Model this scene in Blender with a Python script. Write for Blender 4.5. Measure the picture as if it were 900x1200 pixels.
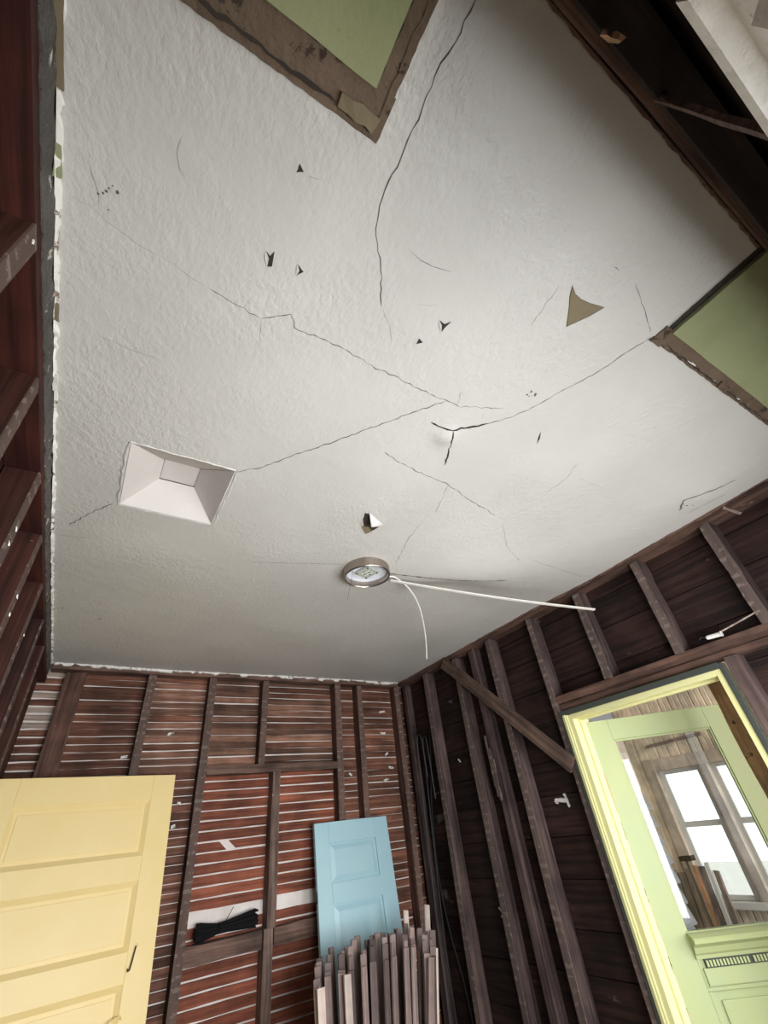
import bpy, bmesh, math, random
import numpy as np
from mathutils import Vector, Matrix

for o in list(bpy.data.objects):
    bpy.data.objects.remove(o)
SC = bpy.context.scene
COL = SC.collection

# ------------------------------------------------------------------ camera
def look(yaw, pitch, roll):
    y, p, r = map(math.radians, (yaw, pitch, roll))
    f = Vector((math.sin(y)*math.cos(p), math.cos(y)*math.cos(p), math.sin(p)))
    rt = Vector((math.cos(y), -math.sin(y), 0))
    u = rt.cross(f)
    r2 = rt*math.cos(r) + u*math.sin(r)
    u2 = -rt*math.sin(r) + u*math.cos(r)
    m = Matrix((r2, u2, -f)).transposed().to_4x4()
    return m
cam = bpy.data.cameras.new('camera')
cam.sensor_fit = 'VERTICAL'
cam.sensor_height = 24.0
cam.lens = 24.0*504.46/1200.0
cam.clip_start = 0.02
camo = bpy.data.objects.new('camera', cam)
COL.objects.link(camo)
camo.matrix_world = Matrix.Translation((0, 0, 1.64)) @ look(35.371, 36.321, -7.477)
SC.camera = camo

# ------------------------------------------------------------------ world, daylight, exposure
W = bpy.data.worlds.new('overcast_sky'); SC.world = W
W.use_nodes = True
bg = W.node_tree.nodes['Background']
bg.inputs[0].default_value = (0.93, 0.97, 1.0, 1)
bg.inputs[1].default_value = 2.2

def area(name, loc, size, rot, energy, color):
    l = bpy.data.lights.new(name, 'AREA')
    l.shape = 'RECTANGLE'; l.size = size[0]; l.size_y = size[1]
    l.energy = energy; l.color = color
    o = bpy.data.objects.new(name, l); COL.objects.link(o)
    o.location = loc; o.rotation_euler = rot
    return o
# daylight through the front window, and fill at the added second one (behind the camera, to its right)
area('window_daylight_fill', (0.75, -0.128, 1.40), (0.80, 1.06), (math.radians(90), 0, 0), 56, (0.96, 0.98, 1.0))
area('window_daylight_fill', (1.79, -0.128, 1.40), (0.70, 1.06), (math.radians(90), 0, 0), 35, (0.98, 0.98, 0.97))  # fill lamp at the added, unseen second window
# added fill lamp, as if from an unseen doorway behind the camera
area('rear_fill_light', (-0.05, -1.58, 1.30), (0.48, 2.2), (math.radians(90), 0, 0), 14, (1.0, 0.95, 0.88))
# daylight at the open end of the porch
area('porch_daylight', (3.30, -1.30, 1.80), (1.4, 2.0), (math.radians(90), 0, math.radians(-14)), 78, (1.0, 0.96, 0.88))

vs = SC.view_settings
vs.view_transform = 'Standard'; vs.look = 'None'; vs.exposure = 0.0; vs.gamma = 1.0
vs.use_curve_mapping = False

# room limits
X0, X1, Y0, Y1, H = -0.311, 2.382, -0.146, 3.49, 2.74
SD = 0.09                        # stud depth

# ------------------------------------------------------------------ material helpers
def newmat(name):
    m = bpy.data.materials.new(name); m.use_nodes = True
    nt = m.node_tree
    b = nt.nodes['Principled BSDF']
    return m, nt, b
def nd(nt, t, **kw):
    n = nt.nodes.new(t)
    for k, v in kw.items():
        if k in n.inputs: n.inputs[k].default_value = v
        else: setattr(n, k, v)
    return n
def lk(nt, a, b): nt.links.new(a, b)
def ramp(nt, fac, stops):
    r = nt.nodes.new('ShaderNodeValToRGB')
    el = r.color_ramp.elements
    while len(el) < len(stops): el.new(0.5)
    for e, (p, c) in zip(el, stops):
        e.position = p; e.color = (*c, 1) if len(c) == 3 else c
    lk(nt, fac, r.inputs[0]); return r.outputs[0]
def mix(nt, fac, a, b, mode='MIX'):
    n = nt.nodes.new('ShaderNodeMix'); n.data_type = 'RGBA'; n.blend_type = mode
    for s, v in ((0, fac), (6, a), (7, b)):
        if hasattr(v, 'links'): lk(nt, v, n.inputs[s])
        elif s == 0: n.inputs[0].default_value = v
        else: n.inputs[s].default_value = (*v, 1)
    return n.outputs[2]
def coords(nt, scale, local):
    mp = nt.nodes.new('ShaderNodeMapping')
    if local: s = nt.nodes.new('ShaderNodeTexCoord').outputs['Object']
    else: s = nt.nodes.new('ShaderNodeNewGeometry').outputs['Position']
    lk(nt, s, mp.inputs[0]); mp.inputs['Scale'].default_value = scale
    return mp.outputs[0]
def noise(nt, vec, scale, detail=4, rough=0.6):
    n = nt.nodes.new('ShaderNodeTexNoise')
    n.inputs['Scale'].default_value = scale; n.inputs['Detail'].default_value = detail
    n.inputs['Roughness'].default_value = rough
    lk(nt, vec, n.inputs['Vector']); return n.outputs['Fac']
def bump(nt, b, h, strength, dist):
    n = nt.nodes.new('ShaderNodeBump')
    n.inputs['Strength'].default_value = strength; n.inputs['Distance'].default_value = dist
    lk(nt, h, n.inputs['Height']); lk(nt, n.outputs[0], b.inputs['Normal'])
AX = {'x': (2, 45, 45), 'y': (45, 2, 45), 'z': (45, 45, 2)}
def wood(name, c1, c2, axis='z', local=False, rough=0.75, chips=None, chip_at=0.64, vary=0.5, chip_scale=16, marks=None):
    m, nt, b = newmat(name)
    g = noise(nt, coords(nt, AX[axis], local), 1.0, 5, 0.65)
    bl = noise(nt, coords(nt, (1, 1, 1), local), 4.0, 3)
    col = ramp(nt, g, [(0.37, c1), (0.64, c2)])
    col = mix(nt, 0.75, col, ramp(nt, bl, [(0.34, (0.40, 0.40, 0.40)), (0.68, (1.35, 1.28, 1.22))]), 'MULTIPLY')
    rnd = nt.nodes.new('ShaderNodeObjectInfo').outputs['Random']
    col = mix(nt, 1.0, col, ramp(nt, rnd, [(0.0, (1-vary,)*3), (1.0, (1+vary,)*3)]), 'MULTIPLY')
    if chips:
        sc = {'x': (0.5, 1, 1), 'y': (1, 0.5, 1), 'z': (1, 1, 1.4)}[axis]
        ch = noise(nt, coords(nt, sc, local), chip_scale, 6, 0.7)
        col = mix(nt, ramp(nt, ch, [(chip_at, (0, 0, 0)), (chip_at+0.05, (1, 1, 1))]), col, chips)
    if marks:                      # pale plaster left in rows where laths were nailed to the stud's front edge
        ax_, lim, sg = marks
        sp = nt.nodes.new('ShaderNodeSeparateXYZ'); lk(nt, nt.nodes.new('ShaderNodeNewGeometry').outputs['Position'], sp.inputs[0])
        def mth(op, a, v):
            n = nt.nodes.new('ShaderNodeMath'); n.operation = op; lk(nt, a, n.inputs[0])
            if hasattr(v, 'links'): lk(nt, v, n.inputs[1])
            elif v is not None: n.inputs[1].default_value = v
            return n.outputs[0]
        front = mth('GREATER_THAN' if sg > 0 else 'LESS_THAN', sp.outputs[ax_.upper()], lim)
        row = mth('LESS_THAN', mth('FRACT', mth('MULTIPLY', sp.outputs['Z'], 1/0.0445), None), 0.42)
        pn_ = mth('GREATER_THAN', noise(nt, coords(nt, (1, 1, 1), False), 28, 4, 0.7), 0.53)
        fm_ = mth('MULTIPLY', mth('MULTIPLY', front, row), pn_)
        col = mix(nt, mth('MULTIPLY', fm_, 0.5), col, (0.26, 0.21, 0.185))
        col = mix(nt, mth('MULTIPLY', front, 0.30), col, (0.20, 0.15, 0.13))
    lk(nt, col, b.inputs['Base Color']); b.inputs['Roughness'].default_value = rough
    b.inputs['Specular IOR Level'].default_value = 0.25
    bump(nt, b, g, 0.5, 0.003)
    return m
def paint(name, c, c2=None, rough=0.5, bscale=40, bdist=0.001, bstr=0.4, dirt=None, dirt_at=0.62, local=True, spec=0.4):
    m, nt, b = newmat(name)
    n1 = noise(nt, coords(nt, (1, 1, 1), local), 5, 4)
    col = ramp(nt, n1, [(0.30, c), (0.70, c2 or tuple(v*0.9 for v in c))])
    if dirt:
        n2 = noise(nt, coords(nt, (1, 1, 1), local), 22, 6, 0.7)
        col = mix(nt, ramp(nt, n2, [(dirt_at, (0, 0, 0)), (dirt_at+0.05, (1, 1, 1))]), col, dirt)
    lk(nt, col, b.inputs['Base Color']); b.inputs['Roughness'].default_value = rough
    b.inputs['Specular IOR Level'].default_value = spec
    bump(nt, b, noise(nt, coords(nt, (1, 1, 1), local), bscale, 4), bstr, bdist)
    return m
def plain(name, c, rough=0.5, metal=0.0):
    m, nt, b = newmat(name)
    n1 = noise(nt, coords(nt, (1, 1, 1), True), 30, 3)
    lk(nt, ramp(nt, n1, [(0.3, tuple(v*0.85 for v in c)), (0.7, c)]), b.inputs['Base Color'])
    b.inputs['Roughness'].default_value = rough; b.inputs['Metallic'].default_value = metal
    return m

M = {}
# ceiling paint: semi-gloss, wrinkled
def ceiling_mat():
    m, nt, b = newmat('ceiling_paint')
    p = coords(nt, (1, 1, 1), False)
    n1 = noise(nt, p, 1.6, 4)
    col = ramp(nt, n1, [(0.3, (0.45, 0.442, 0.418)), (0.7, (0.515, 0.507, 0.482))])
    st = noise(nt, p, 7, 7, 0.75)
    col = mix(nt, ramp(nt, st, [(0.66, (0, 0, 0)), (0.80, (0.5, 0.5, 0.5))]), col, (0.38, 0.35, 0.31))
    lk(nt, col, b.inputs['Base Color'])
    b.inputs['Roughness'].default_value = 0.42
    b.inputs['Specular IOR Level'].default_value = 0.4
    fine = noise(nt, coords(nt, (1.0, 0.7, 1), False), 75, 3, 0.55)
    med = noise(nt, p, 22, 3, 0.5)
    msk = noise(nt, p, 3.0, 3, 0.5)
    mk_ = ramp(nt, msk, [(0.36, (0.15, 0.15, 0.15)), (0.62, (1, 1, 1))])
    h = mix(nt, 1.0, fine, mk_, 'MULTIPLY')
    h = mix(nt, 0.4, h, med, 'ADD')
    bump(nt, b, h, 0.75, 0.0055)
    return m
M['ceil'] = ceiling_mat()
M['well'] = paint('well_paint', (0.60, 0.565, 0.54), rough=0.6, bdist=0.0008)
M['crack'] = paint('crack_grime_shade', (0.10, 0.085, 0.07), rough=0.95)  # grime plus the shade of the crack's depth, both put into the colour
M['crack_faint'] = paint('hairline_grime_shade', (0.30, 0.28, 0.25), rough=0.95)
M['hole'] = paint('lath_hole', (0.035, 0.028, 0.022), rough=1)
M['bare'] = paint('bare_plaster', (0.19, 0.155, 0.095), (0.14, 0.115, 0.07), rough=0.9, bdist=0.002)
M['flake'] = paint('paint_flake', (0.64, 0.63, 0.60), rough=0.5)
M['green'] = paint('green_distemper', (0.215, 0.235, 0.118), (0.265, 0.285, 0.155), rough=0.8, bscale=90, bdist=0.0025, bstr=0.6, dirt=(0.16, 0.19, 0.095), dirt_at=0.66, local=False)
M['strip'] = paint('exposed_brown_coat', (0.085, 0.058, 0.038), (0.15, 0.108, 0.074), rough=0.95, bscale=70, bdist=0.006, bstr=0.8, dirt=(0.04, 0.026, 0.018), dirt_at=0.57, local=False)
M['edge_white'] = paint('plaster_edge', (0.78, 0.76, 0.72), rough=0.7, bscale=50, bdist=0.004, dirt=(0.18, 0.13, 0.09), dirt_at=0.57, local=False)
M['edge_grey'] = paint('mortar_crust', (0.11, 0.10, 0.09), (0.05, 0.045, 0.04), rough=0.95, bscale=60, bdist=0.012, bstr=0.9, dirt=(0.50, 0.47, 0.43), dirt_at=0.61, local=False)
M['edge_brown'] = paint('ragged_brown_edge', (0.16, 0.10, 0.075), (0.09, 0.05, 0.04), rough=0.95, bscale=40, bdist=0.005, dirt=(0.5, 0.46, 0.4), dirt_at=0.66, local=False)
CH = (0.42, 0.36, 0.31)
M['stud_b'] = wood('stud_wood', (0.050, 0.024, 0.018), (0.135, 0.072, 0.055), 'z', chips=CH, chip_at=0.68, vary=0.25, marks=('y', Y1+0.006, -1))
M['stud_light'] = wood('weathered_stud', (0.10, 0.065, 0.052), (0.26, 0.18, 0.15), 'z', chips=(0.5, 0.45, 0.42), chip_at=0.66, vary=0.2)
M['stud_r'] = wood('dark_stud_wood', (0.042, 0.028, 0.027), (0.125, 0.088, 0.084), 'z', chips=CH, chip_at=0.72, vary=0.25, marks=('x', X1+0.006, -1))
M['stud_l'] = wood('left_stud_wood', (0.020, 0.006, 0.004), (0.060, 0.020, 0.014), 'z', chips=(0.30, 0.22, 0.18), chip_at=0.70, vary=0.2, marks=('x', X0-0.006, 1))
M['beam_y'] = wood('plate_wood', (0.050, 0.028, 0.022), (0.15, 0.088, 0.068), 'y', chips=CH, chip_at=0.68, vary=0.2)
M['beam_x'] = wood('header_wood', (0.075, 0.045, 0.035), (0.20, 0.125, 0.10), 'x', chips=(0.4, 0.34, 0.3), chip_at=0.68, vary=0.1)
M['brace'] = wood('brace_wood', (0.060, 0.040, 0.032), (0.16, 0.108, 0.088), 'x', local=True, vary=0.1)
M['lath'] = wood('lath_wood', (0.085, 0.036, 0.023), (0.22, 0.100, 0.066), 'x', chips=(0.40, 0.32, 0.27), chip_at=0.72, vary=0.4)
M['lath_up'] = wood('upper_lath_wood', (0.11, 0.056, 0.040), (0.26, 0.140, 0.098), 'x', vary=0.5)
M['lath_red'] = wood('red_lath_wood', (0.14, 0.044, 0.026), (0.29, 0.095, 0.056), 'x', vary=0.22)
M['lath_pale'] = wood('plastered_lath', (0.26, 0.20, 0.17), (0.48, 0.40, 0.35), 'x', vary=0.15)
M['plaster'] = paint('plaster_keys', (0.86, 0.80, 0.76), (0.66, 0.59, 0.55), rough=0.9, bscale=30, bdist=0.006, local=False)
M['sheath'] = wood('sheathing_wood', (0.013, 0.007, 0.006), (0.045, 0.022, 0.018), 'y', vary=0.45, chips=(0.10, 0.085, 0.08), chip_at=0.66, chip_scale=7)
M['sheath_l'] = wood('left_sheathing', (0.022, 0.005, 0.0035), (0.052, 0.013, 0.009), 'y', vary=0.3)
M['sheath_f'] = wood('front_sheathing', (0.018, 0.014, 0.014), (0.05, 0.035, 0.03), 'x', vary=0.3)
M['floor'] = wood('bounce_floor_wood', (0.52, 0.46, 0.39), (0.68, 0.61, 0.53), 'x', vary=0.1)  # unseen floor made pale so it bounces light up to the ceiling
M['yellow'] = paint('yellow_enamel', (0.82, 0.64, 0.285), (0.84, 0.67, 0.33), rough=0.42, bscale=25, bdist=0.0006)
M['blue'] = paint('pale_blue_enamel', (0.40, 0.60, 0.65), (0.37, 0.57, 0.65), rough=0.4, bscale=25, bdist=0.0006)
M['limepaint'] = paint('lime_yellow_paint', (0.68, 0.645, 0.31), (0.63, 0.63, 0.335), rough=0.5, bscale=30, bdist=0.001, dirt=(0.42, 0.40, 0.22), dirt_at=0.72)
M['greendoor'] = paint('pale_green_paint', (0.29, 0.345, 0.185), (0.325, 0.36, 0.17), rough=0.5, bscale=30, bdist=0.001, dirt=(0.40, 0.42, 0.24), dirt_at=0.74)
M['edge_dark'] = paint('dark_casing_edge', (0.045, 0.052, 0.045), rough=0.8, bscale=60, bdist=0.002)
M['white_peel'] = paint('peeling_white', (0.85, 0.84, 0.80), rough=0.6, bscale=35, bdist=0.006, bstr=0.8, dirt=(0.38, 0.33, 0.28), dirt_at=0.66)
M['tan'] = wood('tan_jamb', (0.40, 0.29, 0.20), (0.58, 0.45, 0.33), 'z', vary=0.1)
M['stick'] = wood('loose_lath_wood', (0.085, 0.062, 0.058), (0.26, 0.20, 0.19), 'z', local=True, vary=0.6, chips=(0.55, 0.51, 0.51), chip_at=0.60, chip_scale=7)
M['stick_pale'] = wood('fresh_lath_wood', (0.42, 0.34, 0.30), (0.60, 0.52, 0.48), 'z', local=True, vary=0.15)
M['black'] = plain('black_plastic', (0.006, 0.006, 0.007), 0.75)
M['black'].node_tree.nodes['Principled BSDF'].inputs['Specular IOR Level'].default_value = 0.12
M['wire'] = plain('cable_sheath', (0.025, 0.025, 0.03), 0.45)
M['whiteplastic'] = plain('white_plastic', (0.72, 0.70, 0.66), 0.45)
M['nickel'] = plain('brushed_nickel', (0.42, 0.36, 0.31), 0.32, 1.0)
M['plate'] = plain('enamelled_pan', (0.70, 0.73, 0.80), 0.35)
M['board'] = plain('led_board', (0.42, 0.45, 0.40), 0.5)
M['led'] = plain('led_chip', (0.85, 0.85, 0.75), 0.4)
M['iron'] = plain('dark_iron', (0.06, 0.045, 0.035), 0.6, 0.6)
M['porcelain'] = plain('porcelain', (0.78, 0.77, 0.73), 0.3)
M['bead'] = wood('beadboard_wood', (0.80, 0.70, 0.55), (0.92, 0.84, 0.71), 'z', vary=0.08)
M['siding'] = paint('siding_paint', (0.27, 0.29, 0.33), rough=0.6, bdist=0.001)
M['greybrown'] = wood('grey_board', (0.52, 0.46, 0.40), (0.68, 0.61, 0.54), 'z', vary=0.12)
M['wintrim'] = paint('window_trim', (0.80, 0.80, 0.78), rough=0.5)
M['timber'] = wood('grey_timber', (0.16, 0.125, 0.105), (0.30, 0.245, 0.21), 'z', vary=0.3)
M['orange'] = wood('fresh_timber', (0.52, 0.24, 0.12), (0.68, 0.36, 0.20), 'z', vary=0.1)
M['cloth'] = paint('white_sheet', (0.78, 0.80, 0.84), rough=0.8)
M['bark'] = wood('rough_post_wood', (0.34, 0.21, 0.12), (0.66, 0.45, 0.28), 'z', vary=0.1, chips=(0.10, 0.06, 0.04), chip_at=0.58)
M['earth'] = paint('pale_ground', (0.55, 0.53, 0.48), rough=1, local=False)
def glass():
    m, nt, b = newmat('clear_glass')
    nt.nodes.remove(b)
    out = nt.nodes['Material Output']
    t = nt.nodes.new('ShaderNodeBsdfTransparent'); t.inputs[0].default_value = (0.96, 0.97, 0.96, 1)
    g = nt.nodes.new('ShaderNodeBsdfGlossy'); g.inputs['Roughness'].default_value = 0.03
    f = nt.nodes.new('ShaderNodeFresnel'); f.inputs[0].default_value = 1.45
    mx = nt.nodes.new('ShaderNodeMixShader')
    lk(nt, f.outputs[0], mx.inputs[0]); lk(nt, t.outputs[0], mx.inputs[1]); lk(nt, g.outputs[0], mx.inputs[2])
    lk(nt, mx.outputs[0], out.inputs[0])
    return m
M['glass'] = glass()

# ------------------------------------------------------------------ geometry helpers
class MB:
    def __init__(s): s.v = []; s.f = []
    def add(s, vs_, fs):
        n = len(s.v); s.v += [tuple(p) for p in vs_]; s.f += [tuple(i+n for i in f) for f in fs]; return s
    def box(s, x0, x1, y0, y1, z0, z1):
        return s.add([(x0,y0,z0),(x1,y0,z0),(x1,y1,z0),(x0,y1,z0),(x0,y0,z1),(x1,y0,z1),(x1,y1,z1),(x0,y1,z1)],
                     [(0,3,2,1),(4,5,6,7),(0,1,5,4),(1,2,6,5),(2,3,7,6),(3,0,4,7)])
    def hexa(s, p):
        return s.add(p, [(0,3,2,1),(4,5,6,7),(0,1,5,4),(1,2,6,5),(2,3,7,6),(3,0,4,7)])
    def prism(s, poly, d):           # poly: 3D loop, extruded along d
        n = len(poly); d = Vector(d)
        vs_ = [Vector(p) for p in poly] + [Vector(p)+d for p in poly]
        fs = [tuple(range(n))[::-1], tuple(range(n, 2*n))] + [(i, (i+1) % n, (i+1) % n+n, i+n) for i in range(n)]
        return s.add(vs_, fs)
    def tube(s, pts, r, seg=6):
        pts = [Vector(p) for p in pts]; rings = []
        rr = r if hasattr(r, '__len__') else [r]*len(pts)
        for i, p in enumerate(pts):
            t = (pts[min(i+1, len(pts)-1)]-pts[max(i-1, 0)]).normalized()
            a = t.orthogonal() if i == 0 else (prev-t*prev.dot(t))
            a.normalize(); prev = a; b = t.cross(a)
            rings.append([p+(a*math.cos(k*2*math.pi/seg)+b*math.sin(k*2*math.pi/seg))*rr[i] for k in range(seg)])
        vs_ = [q for ri in rings for q in ri]; fs = []
        for i in range(len(rings)-1):
            for k in range(seg):
                k2 = (k+1) % seg
                fs.append((i*seg+k, i*seg+k2, (i+1)*seg+k2, (i+1)*seg+k))
        fs.append(tuple(range(seg))[::-1]); fs.append(tuple(range((len(rings)-1)*seg, len(rings)*seg)))
        return s.add(vs_, fs)
    def lathe(s, prof, c=(0, 0, 0), seg=40):  # prof (r,z) about z
        n = len(prof); vs_ = []; fs = []
        for k in range(seg):
            a = 2*math.pi*k/seg
            vs_ += [(c[0]+r*math.cos(a), c[1]+r*math.sin(a), c[2]+z) for r, z in prof]
        for k in range(seg):
            k2 = (k+1) % seg
            for i in range(n-1):
                fs.append((k*n+i, k2*n+i, k2*n+i+1, k*n+i+1))
        return s.add(vs_, fs)
    def mesh(s, name):
        me = bpy.data.meshes.new(name); me.from_pydata(s.v, [], s.f)
        bm = bmesh.new(); bm.from_mesh(me); bmesh.ops.recalc_face_normals(bm, faces=bm.faces); bm.to_mesh(me); bm.free()
        return me
    def build(s, name, mat, parent=None, bev=0.0, smooth=False):
        me = s.mesh(name); me.materials.append(mat)
        if smooth: me.polygons.foreach_set('use_smooth', [True]*len(me.polygons))
        o = bpy.data.objects.new(name, me); COL.objects.link(o)
        if parent: o.parent = parent
        if bev:
            b = o.modifiers.new('bevel', 'BEVEL'); b.width = bev; b.segments = 2; b.limit_method = 'ANGLE'
        return o
def tag(o, label, cat=None, kind=None, group=None):
    o['label'] = label
    if cat: o['category'] = cat
    if kind: o['kind'] = kind
    if group: o['group'] = group
    return o
def empty(name, loc=(0, 0, 0), parent=None):
    o = bpy.data.objects.new(name, None); COL.objects.link(o); o.location = loc; o.empty_display_size = 0.1
    if parent: o.parent = parent
    return o
def rng(seed): return random.Random(seed)
def rough_bar(a, b, w, t, wdir, seed, n=5, j=0.003, end_j=0.004):
    """rough-sawn bar from a to b: width w along wdir, thickness t along the third axis; corners uneven."""
    R = rng(seed); a, b = Vector(a), Vector(b); d = (b-a).normalized(); wd = Vector(wdir)
    wd = (wd-d*wd.dot(d)).normalized(); td = d.cross(wd)
    vs_ = []
    for i in range(n+1):
        p = a+(b-a)*(i/n)
        for sw, st in ((-1, -1), (1, -1), (1, 1), (-1, 1)):
            e = d*(R.uniform(-end_j, end_j) if i in (0, n) else 0)
            vs_.append(p+e+wd*(sw*w/2+R.uniform(-j, j))+td*(st*t/2+R.uniform(-j, j)*0.6))
    fs = [(0, 1, 2, 3), tuple(range(4*n, 4*n+4))[::-1]]
    for i in range(n):
        for k in range(4):
            k2 = (k+1) % 4
            fs.append((4*i+k, 4*i+k2, 4*i+4+k2, 4*i+4+k))
    return MB().add(vs_, fs)


# ================================================================== CEILING
def sag(x, y):
    """hang of the old plaster below the true ceiling plane (metres, downwards)."""
    ridge = 1.86-0.24*x
    t = y-ridge
    bump_ = np.exp(-((x-1.58)/0.42)**2)
    amp = 0.013+0.047*bump_
    prof = np.where(t < 0, np.exp(-(t/(0.42-0.14*bump_))**2), np.exp(-(t/(0.40-0.27*bump_))**2))
    d = amp*prof
    d = d+0.0035*np.sin(3.1*x+1.7*y)*np.sin(2.3*y-0.8*x+0.6)+0.0018*np.sin(7.3*x-4.1*y+1)*np.sin(5.7*y+2.2*x)
    d = d+0.016*np.exp(-((x-0.84)**2+(y-0.745)**2)/0.040**2)          # lifted plaster at the torn crack
    d = d+0.006*np.exp(-((x-0.82)**2+(y-1.24)**2)/0.10**2)
    d = d+0.007*np.exp(-((x-2.2)**2/0.02+(y-0.52)**2/0.02))
    d = d-0.006*np.exp(-((x-1.9)**2/0.05+(y-1.75)**2/0.02))
    return d
VX0, VX1, VY0, VY1 = -0.104, 0.235, 1.217, 1.566      # vent well opening
AX1, AY1 = 0.202, 0.150                                # left closet patch
BX0, BY1 = 1.180, 0.140                                # right closet patch
def axis_lines(a, b, step, brk):
    pts = sorted(set([a, b]+[q for q in brk if a < q < b])); out = []
    for p, q in zip(pts[:-1], pts[1:]):
        n = max(1, round((q-p)/step)); out += [p+(q-p)*i/n for i in range(n)]
    return np.array(out+[b])
def build_ceiling():
    xs = axis_lines(X0, X1, 0.010, [VX0, VX1, AX1, BX0]); ys = axis_lines(Y0, Y1, 0.010, [VY0, VY1, AY1, BY1])
    nx, ny = len(xs), len(ys)
    gx, gy = np.meshgrid(xs, ys)
    cx, cy = (gx[:-1, :-1]+gx[1:, 1:])/2, (gy[:-1, :-1]+gy[1:, 1:])/2
    keep = ~(((cx < AX1) & (cy < AY1)) | ((cx > BX0) & (cy < BY1)) | ((cx > VX0) & (cx < VX1) & (cy > VY0) & (cy < VY1)))
    rs = np.random.RandomState(4)
    jx = np.zeros_like(gx); jy = np.zeros_like(gy)
    def walk(n, a): 
        w = np.convolve(rs.randn(n+20), np.ones(6)/6, 'same')[:n]; return np.clip(w*a, -2*a, 2*a)
    # ragged edges where partitions were torn off
    eA = np.isclose(gy, AY1) & (gx < AX1-1e-6); jy[eA] += walk(eA.sum(), 0.005)
    eA2 = np.isclose(gx, AX1) & (gy < AY1-1e-6); jx[eA2] += walk(eA2.sum(), 0.004)
    eB = np.isclose(gy, BY1) & (gx > BX0+1e-6); jy[eB] += walk(eB.sum(), 0.004)
    eB2 = np.isclose(gx, BX0) & (gy < BY1-1e-6); jx[eB2] += walk(eB2.sum(), 0.003)
    eL = np.isclose(gx, X0); jx[eL] += np.abs(walk(eL.sum(), 0.006))
    eR = np.isclose(gx, X1); jx[eR] -= np.abs(walk(eR.sum(), 0.006))
    eF = np.isclose(gy, Y0); jy[eF] += np.abs(walk(eF.sum(), 0.006))
    X, Y = gx+jx, gy+jy
    Z = H-sag(gx, gy)
    hold = np.minimum.reduce([np.abs(gx-VX0)+0*gy, np.abs(gx-VX1), np.abs(gy-VY0), np.abs(gy-VY1)])
    V = np.stack([X, Y, Z], -1).reshape(-1, 3)
    idx = np.arange(nx*ny).reshape(ny, nx)
    q = np.stack([idx[:-1, :-1], idx[1:, :-1], idx[1:, 1:], idx[:-1, 1:]], -1)[keep]   # faces look down
    e = np.concatenate([q[:, [0, 1]], q[:, [1, 2]], q[:, [2, 3]], q[:, [3, 0]]])
    key = np.sort(e, 1); k1 = key[:, 0]*(nx*ny)+key[:, 1]
    _, inv, cnt = np.unique(k1, return_inverse=True, return_counts=True)
    be = e[cnt[inv] == 1]
    up = {}; extra = []; sk = []
    for a, b in be:
        for c in (a, b):
            if c not in up:
                up[c] = len(V)+len(extra); extra.append(V[c]+np.array([0, 0, 0.018]))
        sk.append((b, a, up[a], up[b]))
    V = np.concatenate([V, np.array(extra)]); Q = np.concatenate([q, np.array(sk)])
    used = np.unique(Q); remap = np.zeros(len(V), int); remap[used] = np.arange(len(used))
    V = V[used]; Q = remap[Q]
    me = bpy.data.meshes.new('ceiling')
    me.vertices.add(len(V)); me.vertices.foreach_set('co', V.ravel())
    me.loops.add(Q.size); me.loops.foreach_set('vertex_index', Q.ravel().astype(np.int32))
    me.polygons.add(len(Q)); me.polygons.foreach_set('loop_start', np.arange(0, Q.size, 4, dtype=np.int32))
    me.polygons.foreach_set('loop_total', np.full(len(Q), 4, dtype=np.int32))
    me.polygons.foreach_set('use_smooth', np.array([True]*len(q)+[False]*len(sk)))
    me.update(calc_edges=True); me.validate()
    me.materials.append(M['ceil'])
    o = bpy.data.objects.new('ceiling', me); COL.objects.link(o)
    return tag(o, 'cracked off-white plaster ceiling with wrinkled semi-gloss paint', 'ceiling', 'structure')
ceiling = build_ceiling()
def zc(x, y): return float(H-sag(np.float64(x), np.float64(y)))

# ribs of cracks
def crack(pts, w, mat='crack', seed=0, j=0.004, off=0.0006, name='crack'):
    R = rng(seed); P = []
    for (ax, ay), (bx, by) in zip(pts[:-1], pts[1:]):
        L = math.hypot(bx-ax, by-ay); n = max(1, int(L/0.014))
        nx_, ny_ = -(by-ay)/L, (bx-ax)/L
        for i in range(n):
            t = i/n; q = R.uniform(-j, j) if i else R.uniform(-j, j)*0.3
            P.append((ax+(bx-ax)*t+nx_*q, ay+(by-ay)*t+ny_*q))
    P.append(pts[-1])
    vs_ = []; n = len(P)
    for i, (x, y) in enumerate(P):
        a = P[max(i-1, 0)]; b = P[min(i+1, n-1)]
        L = math.hypot(b[0]-a[0], b[1]-a[1]) or 1
        nx_, ny_ = -(b[1]-a[1])/L, (b[0]-a[0])/L
        ww = 0.8*w*(0.35+R.random()*0.9)*(0.25 if i in (0, n-1) else 1)/2
        for s in (-1, 1):
            px, py = x+nx_*ww*s, y+ny_*ww*s
            vs_.append((px, py, zc(px, py)-off))
    m = MB().add(vs_, [(2*i, 2*i+1, 2*i+3, 2*i+2) for i in range(n-1)])
    return m.build(name, M[mat], ceiling)
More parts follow.
